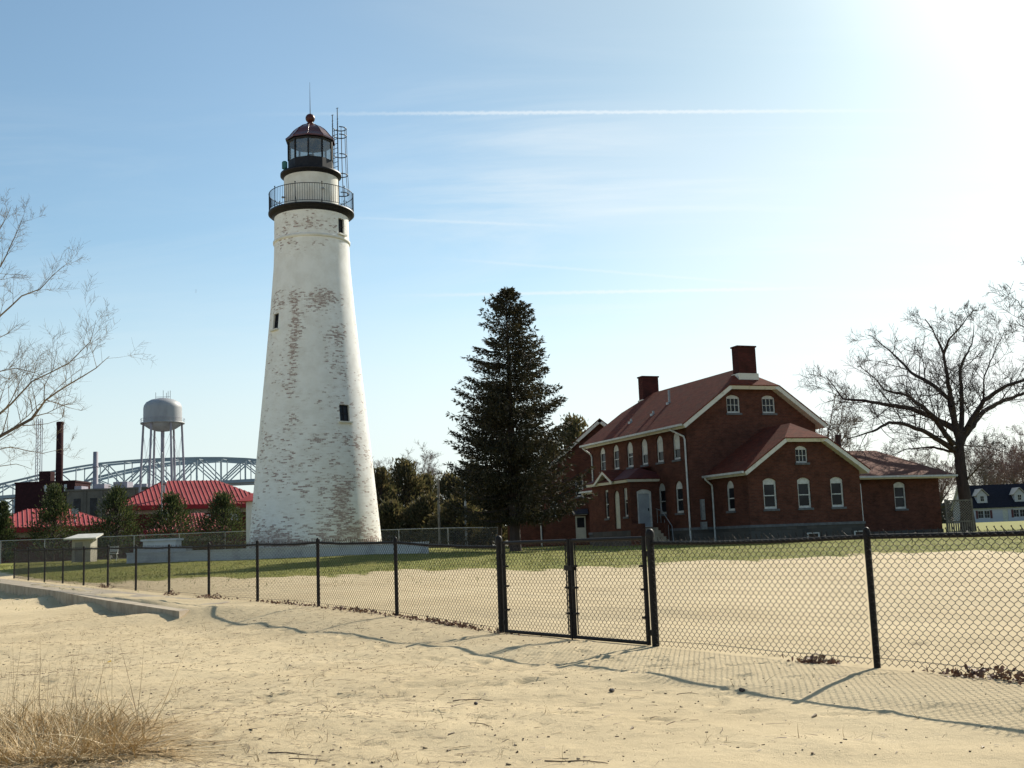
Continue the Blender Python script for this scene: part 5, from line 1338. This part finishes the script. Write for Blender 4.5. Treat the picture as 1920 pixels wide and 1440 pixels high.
o = thing('works_building', 'dark maroon industrial block at the foot of the tall smokestack', 'building', (-145.5, 326, 1.3))
MB().box(0, 17.4, 0, 12, -1, 21.6).build('wall', STK, o); MB().box(-.2, 17.6, -.2, 12.2, 21.62, 22.1).build('parapet', STK, o)
for x in (8.5, 11.3, 14.2): MB().box(x, x + .8, -.04, -.003, 19.0, 21.0).build('window', mat('pale_opening', (.5, .52, .5), (.42, .44, .43), 2, .5) if x < 9 else MATS['pale_opening'], o)
MB().box(6, 9, 2, 6, 22.1, 25.2).build('roof_house', STK, o)
o = thing('works_building', 'long tan works building with tall dark windows behind the pines', 'building', (-126.5, 316, 1.3))
TANW = mat('tan_concrete', (.145, .13, .105), (.10, .09, .072), .25, .9)
MB().box(0, 34, 0, 14, -1, 18.3).build('wall', TANW, o); MB().box(-.3, 34.3, -.3, 14.3, 18.32, 18.8).build('cornice', TANW, o)
for k in range(7):
    MB().box(2 + 4.6 * k, 4.0 + 4.6 * k, -.06, -.003, 6.5, 16.2).build('window', GLASS, o); MB().box(4.9 + 4.6 * k, 5.6 + 4.6 * k, -.25, -.003, 0, 18.2).build('pilaster', TANW, o)
for k, (x, w_) in enumerate(((1, 2.0), (6.5, 3), (12, 4), (18, 3.5), (26, 5))): MB().box(x, x + w_, 3, 8, 18.8, 19.9 + .4 * (k % 3)).build('roof_unit', LEGM, o)
o = thing('lattice_mast', 'slender lattice radio mast behind the budding tree', 'mast', (-140.5, 330, 1.3))
for dx in (-.75, .75):
    for dy in (-.75, .75): MB().tube([(dx, dy, -1), (dx * .8, dy * .8, 41)], .11, 5).build('mast_leg', LEGM, o)
for k in range(20):
    z = 2 * k + .5
    for sgn in (-1, 1):
        MB().tube([(-.74 * sgn, -.74, z), (.74 * sgn, -.74, z + 2)], .05, 4).build('mast_brace', LEGM, o)

# ------------------------------------------------------------------ twin river bridges
STEEL = mat('bridge_steel', (.27, .32, .35), (.22, .265, .29), .02, .7)
def bridge(label, Y, top, deck, panels, w=20, dark=1.0, thick=1.0, hang=False):
    xs_ = [p[0] for p in top]; zs_ = [p[1] for p in top]; x0, x1 = panels[0], panels[-1]
    o = thing('river_bridge', label, 'bridge', (x0, Y, 0))
    Zt = lambda x: float(np.interp(x, xs_, zs_)); Zd = lambda x: float(np.interp(x, [p[0] for p in deck], [p[1] for p in deck]))
    for yy in (0, w):
        for a, b_ in zip(panels[:-1], panels[1:]):
            MB().beam((a - x0, yy, Zt(a)), (b_ - x0, yy, Zt(b_)), 1.2, 1.5 * thick).build('top_chord', STEEL, o)
        for i, a in enumerate(panels):
            if Zt(a) - Zd(a) > 2: MB().beam((a - x0, yy, Zd(a)), (a - x0, yy, Zt(a)), .7, .7).build('vertical', STEEL, o)
        if not hang:
            for i, (a, b_) in enumerate(zip(panels[:-1], panels[1:])):
                p, q = ((a, Zd(a)), (b_, Zt(b_))) if i % 2 == 0 else ((a, Zt(a)), (b_, Zd(b_)))
                MB().beam((p[0] - x0, yy, p[1]), (q[0] - x0, yy, q[1]), .9, .9).build('diagonal', STEEL, o)
    for a, b_ in zip(panels[:-1], panels[1:]):
        MB().beam((a - x0, w / 2, Zd(a)), (b_ - x0, w / 2, Zd(b_)), w + 1, 2.4).build('deck', STEEL, o)
        MB().beam((b_ - x0, 0, Zt(b_) - .5), (b_ - x0, w, Zt(b_) - .5), .6, .6).build('cross_strut', STEEL, o)
    return o, x0, Zd
pn = list(np.arange(-470, -90, 19.5))
o, x0, Zd = bridge('pale blue steel truss bridge crossing behind the water tower', 900, [(-470, 50), (-414, 61.3), (-388, 66.3), (-367, 71), (-328, 75.6), (-285, 77), (-242, 76.2), (-208, 73.6), (-160, 66), (-90, 50)], [(-470, 49.5), (-414, 51), (-311, 55), (-200, 57), (-90, 55)], pn, 18)
for k in range(4):   # deck truss of the approach
    a, b_ = -470 + 19.5 * k, -470 + 19.5 * (k + 1)
    for yy in (0, 18):
        MB().beam((a - x0, yy, 49), (b_ - x0, yy, 36), .9, .9).build('approach_brace', STEEL, o); MB().beam((a - x0, yy, 36), (b_ - x0, yy, 49.5), .9, .9).build('approach_brace', STEEL, o)
        MB().beam((a - x0, yy, 35.5), (b_ - x0, yy, 35.5), 1, 1.3).build('approach_chord', STEEL, o)
        MB().beam((b_ - x0, yy, 35.5), (b_ - x0, yy, 49.5), .8, .8).build('approach_post', STEEL, o)
for xx in (-400, -175): MB().box(xx - x0 - 3, xx - x0 + 3, 0, 18, -2, 49).build('pier', STEEL, o)
pn = list(np.arange(-380, -95, 21.0))
o, x0, Zd = bridge('second pale steel bridge with an arched chord behind the truss bridge', 950, [(-385, 56), (-369, 64), (-328, 73), (-301, 76.6), (-256, 78.5), (-219, 74.5), (-160, 66), (-95, 57)], [(-385, 56), (-300, 58), (-95, 58)], pn, 16, thick=1.2)
for xx in (-370, -110): MB().box(xx - x0 - 3, xx - x0 + 3, 0, 16, -2, 55).build('pier', STEEL, o)

# ------------------------------------------------------------------ beach litter, grasses
rg = np.random.default_rng(12)
def blades(P, Dv, L, Wd, curve, rg, nseg=3):
    """Thin bent blades -> verts, quads."""
    N = len(P); S = np.cross(Dv, np.array([0, 0, 1.0]) + rg.normal(0, .3, (N, 3))); S /= np.maximum(np.linalg.norm(S, axis=1, keepdims=True), 1e-6)
    B_ = rg.normal(0, 1, (N, 3)) * curve[:, None]; B_[:, 2] = -np.abs(B_[:, 2]); V = []
    for k in range(nseg + 1):
        s = k / nseg; c = P + Dv * (L * s)[:, None] + B_ * (s * s * L)[:, None]; w = (Wd * (1 - .85 * s))[:, None]
        V += [c - S * w, c + S * w]
    V = np.stack(V, 1); n2 = 2 * (nseg + 1); b0 = (np.arange(N) * n2)[:, None]
    Fq = np.concatenate([b0 + np.array([[2 * k, 2 * k + 1, 2 * k + 3, 2 * k + 2]]) for k in range(nseg)])
    return V.reshape(-1, 3), Fq
def straw(name, c1, c2, c3):
    m, t, b = newmat(name); r_ = t.new('ShaderNodeNewGeometry').outputs['Random Per Island']
    c = t.mix(r_, (*c1, 1), (*c2, 1)); c = t.mix(t.ramp(r_, .75, .95), c, (*c3, 1)); t.put(b.inputs['Base Color'], c)
    b.inputs['Roughness'].default_value = .7; return m
STRAW = straw('dry_grass', (.52, .38, .19), (.34, .225, .10), (.66, .55, .36))
STRAW2 = straw('dry_stems', (.24, .16, .075), (.33, .235, .11), (.15, .09, .05))
LITTER = straw('beach_litter', (.115, .075, .042), (.23, .16, .09), (.05, .033, .022))
LAWN = straw('lawn_blades', (.14, .165, .022), (.19, .195, .034), (.27, .23, .085))

# lawn
n = 170000; X = rg.uniform(-34, 34, n); Y = 28 + 42 * rg.uniform(0, 1, n) ** 1.5; keep = rg.uniform(0, 1, n) < np.maximum(grass_mask(X, Y) ** 1.2, .05 * (Y > 27))
keep &= np.abs(X / Y) < .52; X, Y = X[keep], Y[keep]; P = np.stack([X, Y, ground(X, Y) - .01], 1)
Dv = rg.normal(0, .45, P.shape); Dv[:, 2] = 1; Dv /= np.linalg.norm(Dv, axis=1, keepdims=True)
V, Fq = blades(P, Dv, rg.uniform(.04, .12, len(P)) * (.6 + .8 * np.abs(np.sin(P[:, 0] * 1.7) * np.sin(P[:, 1] * 1.3))), rg.uniform(.005, .012, len(P)), np.full(len(P), .3), rg, 1)
o = link('lawn_grass', np_mesh('lawn', V, Fq, LAWN)); tag(o, 'short green lawn in front of the buildings', 'grass', kind='stuff')

# fine litter strewn over the sand (straw, twigs), denser at the left
n = 80000; X = rg.uniform(-10, 8, n); Y = 6.5 + 18 * rg.uniform(0, 1, n) ** 1.35
tt_, nn_ = fence_tn(X, Y); cl_ = .5 + .5 * np.sin(X * 1.1 + 2 * np.sin(Y * .7)) * np.sin(Y * 1.3 + X * .4)
dens = np.clip(1.05 - (X + 2.5) * .30, .06, 1) * (.25 + .75 * cl_); dens *= (nn_ > .2) * ~((tt_ > 7) & (nn_ < walk_edge(tt_) + .05))
keep = rg.uniform(0, 1, n) < dens; X, Y = X[keep], Y[keep]; P = np.stack([X, Y, ground(X, Y) + .004], 1)
a_ = rg.normal(0.2, .7, len(P)); Dv = np.stack([np.cos(a_), np.sin(a_) * .8, rg.uniform(.0, .25, len(P))], 1); Dv *= rg.choice([-1, 1], len(P))[:, None]; Dv[:, 2] = np.abs(Dv[:, 2])
V, Fq = blades(P, Dv, rg.gamma(2.0, .032, len(P)) + .012, rg.uniform(.0016, .0046, len(P)), rg.uniform(.05, .5, len(P)), rg, 3)
V[:, 2] = np.maximum(V[:, 2], ground(V[:, 0], V[:, 1]) + .003)
o = link('beach_litter', np_mesh('litter', V, Fq, LITTER)); tag(o, 'dry straw and twig litter strewn over the sand', 'litter', kind='stuff')
# crumbs of bark, shell and grit
n = 5200; X = rg.uniform(-8, 6, n); Y = 6.5 + 13 * rg.uniform(0, 1, n) ** 1.3; tt_, nn_ = fence_tn(X, Y)
keep = (nn_ > .3) & (rg.uniform(0, 1, n) < np.clip(.85 - X * .16, .10, 1)); X, Y = X[keep], Y[keep]
P = np.stack([X, Y, ground(X, Y) + .003], 1); s_ = rg.gamma(2.0, .0013, len(P)) + .0012
A_ = P - rg.normal(0, 1, P.shape) * s_[:, None] * np.array([1, 1, .2]); V, Fq = segs(A_, P + (P - A_) * .8 + np.array([0, 0, 1e-4]), s_ * .9, s_ * .5, 5)
o = link('beach_grit', np_mesh('grit', V, Fq, LITTER)); tag(o, 'dark crumbs of bark and grit scattered over the sand', 'grit', kind='stuff')
# sparse upright seedlings
n = 700; X = rg.uniform(-8, 5, n); Y = 6.8 + 12 * rg.uniform(0, 1, n) ** 1.3; tt_, nn_ = fence_tn(X, Y); keep = (nn_ > .8) & (rg.uniform(0, 1, n) < np.clip(.75 - X * .22, .05, 1)); X, Y = X[keep], Y[keep]
idx = np.repeat(np.arange(len(X)), 5); P = np.stack([X[idx] + rg.normal(0, .03, len(idx)), Y[idx] + rg.normal(0, .03, len(idx)), np.zeros(len(idx))], 1); P[:, 2] = ground(P[:, 0], P[:, 1]) - .005
Dv = rg.normal(0, .7, P.shape); Dv[:, 2] = rg.uniform(.3, 1, len(P)); Dv /= np.linalg.norm(Dv, axis=1, keepdims=True)
V, Fq = blades(P, Dv, rg.uniform(.04, .15, len(P)), rg.uniform(.001, .0025, len(P)), rg.uniform(.1, .5, len(P)), rg, 3)
o = link('sparse_sprigs', np_mesh('sprigs', V, Fq, STRAW2)); tag(o, 'sparse dry sprigs sprouting from the sand', 'dry grass', kind='stuff')

# dry dune grass clump at lower left
def clump(label, c, rad, n, stalks, hmax, seed):
    rg = np.random.default_rng(seed); o = thing('dune_grass_clump', label, 'grass clump', (c[0], c[1], gz(*c)), 0, 'dune grass clumps')
    def mk(n, spread, up_, L0, L1, w0, w1, cv, nseg=4):
        r_ = rad * np.sqrt(rg.uniform(0, 1, n)) * spread; a = rg.uniform(0, 6.283, n); P = np.stack([r_ * np.cos(a) * 1.5, r_ * np.sin(a), np.zeros(n)], 1)
        P[:, 2] = ground(P[:, 0] + c[0], P[:, 1] + c[1]) - o.location.z - .01
        Dv = np.stack([np.cos(a), np.sin(a), np.zeros(n)], 1) * .5 + rg.normal(0, .6, (n, 3)); Dv[:, 2] = rg.uniform(*up_, n); Dv /= np.linalg.norm(Dv, axis=1, keepdims=True)
        V, Fq = blades(P, Dv, rg.uniform(L0, L1, n), rg.uniform(w0, w1, n), rg.uniform(*cv, n), rg, nseg)
        V[:, 2] = np.maximum(V[:, 2], ground(V[:, 0] + c[0], V[:, 1] + c[1]) - o.location.z + .004); return V, Fq
    link('blades', np_mesh('blades', *mk(n, 1, (.1, 1.0), .15, .42, .0018, .005, (.1, .55)), STRAW), o)
    link('matted_blades', np_mesh('mat', *mk(n, 1.25, (-.05, .18), .25, .7, .0018, .005, (.1, .4), 5), STRAW), o)
    if stalks: link('stalks', np_mesh('stalks', *mk(stalks, .9, (2.2, 5.0), .4, hmax, .0013, .0025, (.02, .12), 5), STRAW2), o)
clump('large dry dune grass clump in the lower left corner', (-3.45, 8.2), .36, 2200, 44, .85, 1)
clump('flattened dry grass along the bottom edge at lower left', (-3.08, 7.4), .42, 2000, 6, .4, 2)
clump('small dry dune grass clump cut by the left edge', (-3.95, 8.9), .30, 500, 20, .85, 3)
clump('lone thin dune grass stalks right of the large clump', (-2.88, 8.35), .16, 100, 8, .85, 4)

# driftwood sticks
WOOD = mat('driftwood', (.19, .13, .085), (.11, .072, .046), 12, .9, .3, 40)
def stick(label, a, b_, r, bend, twig=True):
    r *= .62; bend *= 1.6
    A_, B_ = at0(*a), at0(*b_); o = thing('driftwood_stick', label, 'stick', A_); n = 9; pts = []
    for k in range(n):
        f = k / (n - 1); p = A_.lerp(B_, f); s = Vector((-(B_ - A_).y, (B_ - A_).x, 0)) * bend * math.sin(f * 3.1 + .3) + rvec(random) * .006
        q = p + s; q.z = gz(q.x, q.y) + r * .8; pts.append(q - A_)
    MB().tube(pts, [r * (1 - .6 * k / (n - 1)) * random.uniform(.8, 1.2) for k in range(n)], 6).build('stem', WOOD, o)
    if twig:
        p = pts[5]; d = (pts[6] - pts[5]); MB().tube([p, p + d * .8 + Vector((d.y * .6, -d.x * .6, .012)), p + d * 1.5 + Vector((d.y, -d.x, .02))], [r * .5, r * .35, r * .15], 5).build('side_twig', WOOD, o)
def at0(x, y):
    z = .04
    for _ in range(4):
        d = IR @ Vector(((x - 960) / 2100.0, -(y - 720) / 2100.0, -1)); p = Vector((0, 0, CAMZ)) + d * ((z - CAMZ) / d.z); z = gz(p.x, p.y)
    p.z = z; return p
for lab, a, b_, r, bd in (('thin driftwood stick on bare sand at bottom centre', (1020, 1429), (1142, 1432), .008, .06), ('curved driftwood twig in the middle of the beach', (848, 1316), (925, 1310), .008, .12),
                          ('short twig on the sand below the gate', (876, 1356), (925, 1364), .005, .1), ('dark twig lying near the lower left grass', (500, 1413), (590, 1417), .006, .05), ('small forked twig at right of centre', (1270, 1303), (1310, 1300), .005, .2),
                          ('pale stick under the large clump', (540, 1424), (620, 1429), .005, .08), ('short stick right of the bottom centre', (1255, 1360), (1305, 1350), .005, .15)):
    stick(lab, a, b_, r, bd)
STN = mat('dark_pebble', (.05, .04, .04), (.09, .075, .065), 20, .8)
for lab, x, y, r in (('dark pebble on bare sand right of centre', 1147, 1297, .022), ('dark pebble by the fence shadow', 1391, 1294, .022), ('small dark pebble below the driftwood twig', 893, 1321, .016)):
    p = at0(x, y); o = thing('pebble', lab, 'pebble', p, random.uniform(0, 6))
    mb = MB().ball((0, 0, r * .5), r, 6, 0, .65); q = mb.build('stone', STN, o)
    for v in q.data.vertices: v.co *= 1 + .25 * math.sin(v.co.x * 190 + v.co.y * 130)
p = at0(205, 1243); o = thing('yellow_wrapper', 'small yellow scrap lying on the sand at left', 'litter', p, .5)
MB().slab([(-.022, -.018, .012), (.022, -.014, .02), (.018, .02, .028), (-.02, .016, .016)], .004).build('scrap', mat('yellow_scrap', (.65, .42, .02), (.55, .34, .02), 20, .5), o)

# dead leaves caught at the foot of the fence
LEAF = straw('dead_leaves', (.13, .055, .035), (.20, .10, .06), (.26, .17, .10))
def leaves(label, tc, nc, wt_, wn_, n, h, seed):
    rg = np.random.default_rng(seed); c = fpt(tc, nc); o = thing('leaf_drift', label, 'dead leaves', (c[0], c[1], gz(*c)), 0, 'dead leaves along the fence foot')
    tt_ = rg.normal(0, wt_, n); nn_ = rg.normal(0, wn_, n); P = np.stack([tt_ * FD[0] + nn_ * FN[0], tt_ * FD[1] + nn_ * FN[1], np.zeros(n)], 1)
    P[:, 2] = ground(P[:, 0] + c[0], P[:, 1] + c[1]) - o.location.z + np.abs(rg.normal(0, h, n)) * np.exp(-(tt_ / wt_) ** 2)
    V, Fq = needles(P, rg.normal(0, 1, (n, 3)), .055, .017, rg); link('leaves', np_mesh('leaves', V, Fq, LEAF), o)
    k = max(2, n // 60); A_ = P[:k]; D_ = rg.normal(0, 1, (k, 3)); D_[:, 2] = np.abs(D_[:, 2]) * .5
    for q in range(k): link('twig', np_mesh('twig', *segs(A_[q:q + 1], A_[q:q + 1] + D_[q:q + 1] * .09, .004, .002, 3), WOOD), o)
leaves('dead leaves heaped under the near fence, left of its first post', -5.25, .02, .16, .06, 150, .035, 1)
leaves('dead leaves heaped under the near fence at the right edge', -7.05, .05, .30, .07, 260, .04, 2)
leaves('brown leaves drifted along the fence foot left of the gates', 1.3, .05, .75, .06, 420, .02, 3)
leaves('leaf drift along the far fence left of the brown one', 4.2, .05, .9, .07, 260, .02, 4)
leaves('thin leaf scatter at the second fence post beyond the gates', 7.2, .06, .9, .07, 200, .018, 5)
leaves('weed and leaf tuft by the pavement end', 11.2, .1, .5, .1, 160, .05, 6)
leaves('leaf tuft against a far fence post by the pavement', 14.2, .1, .25, .08, 90, .06, 7)
leaves('weed tuft against a farther fence post', 20.4, .1, .3, .1, 90, .07, 8)
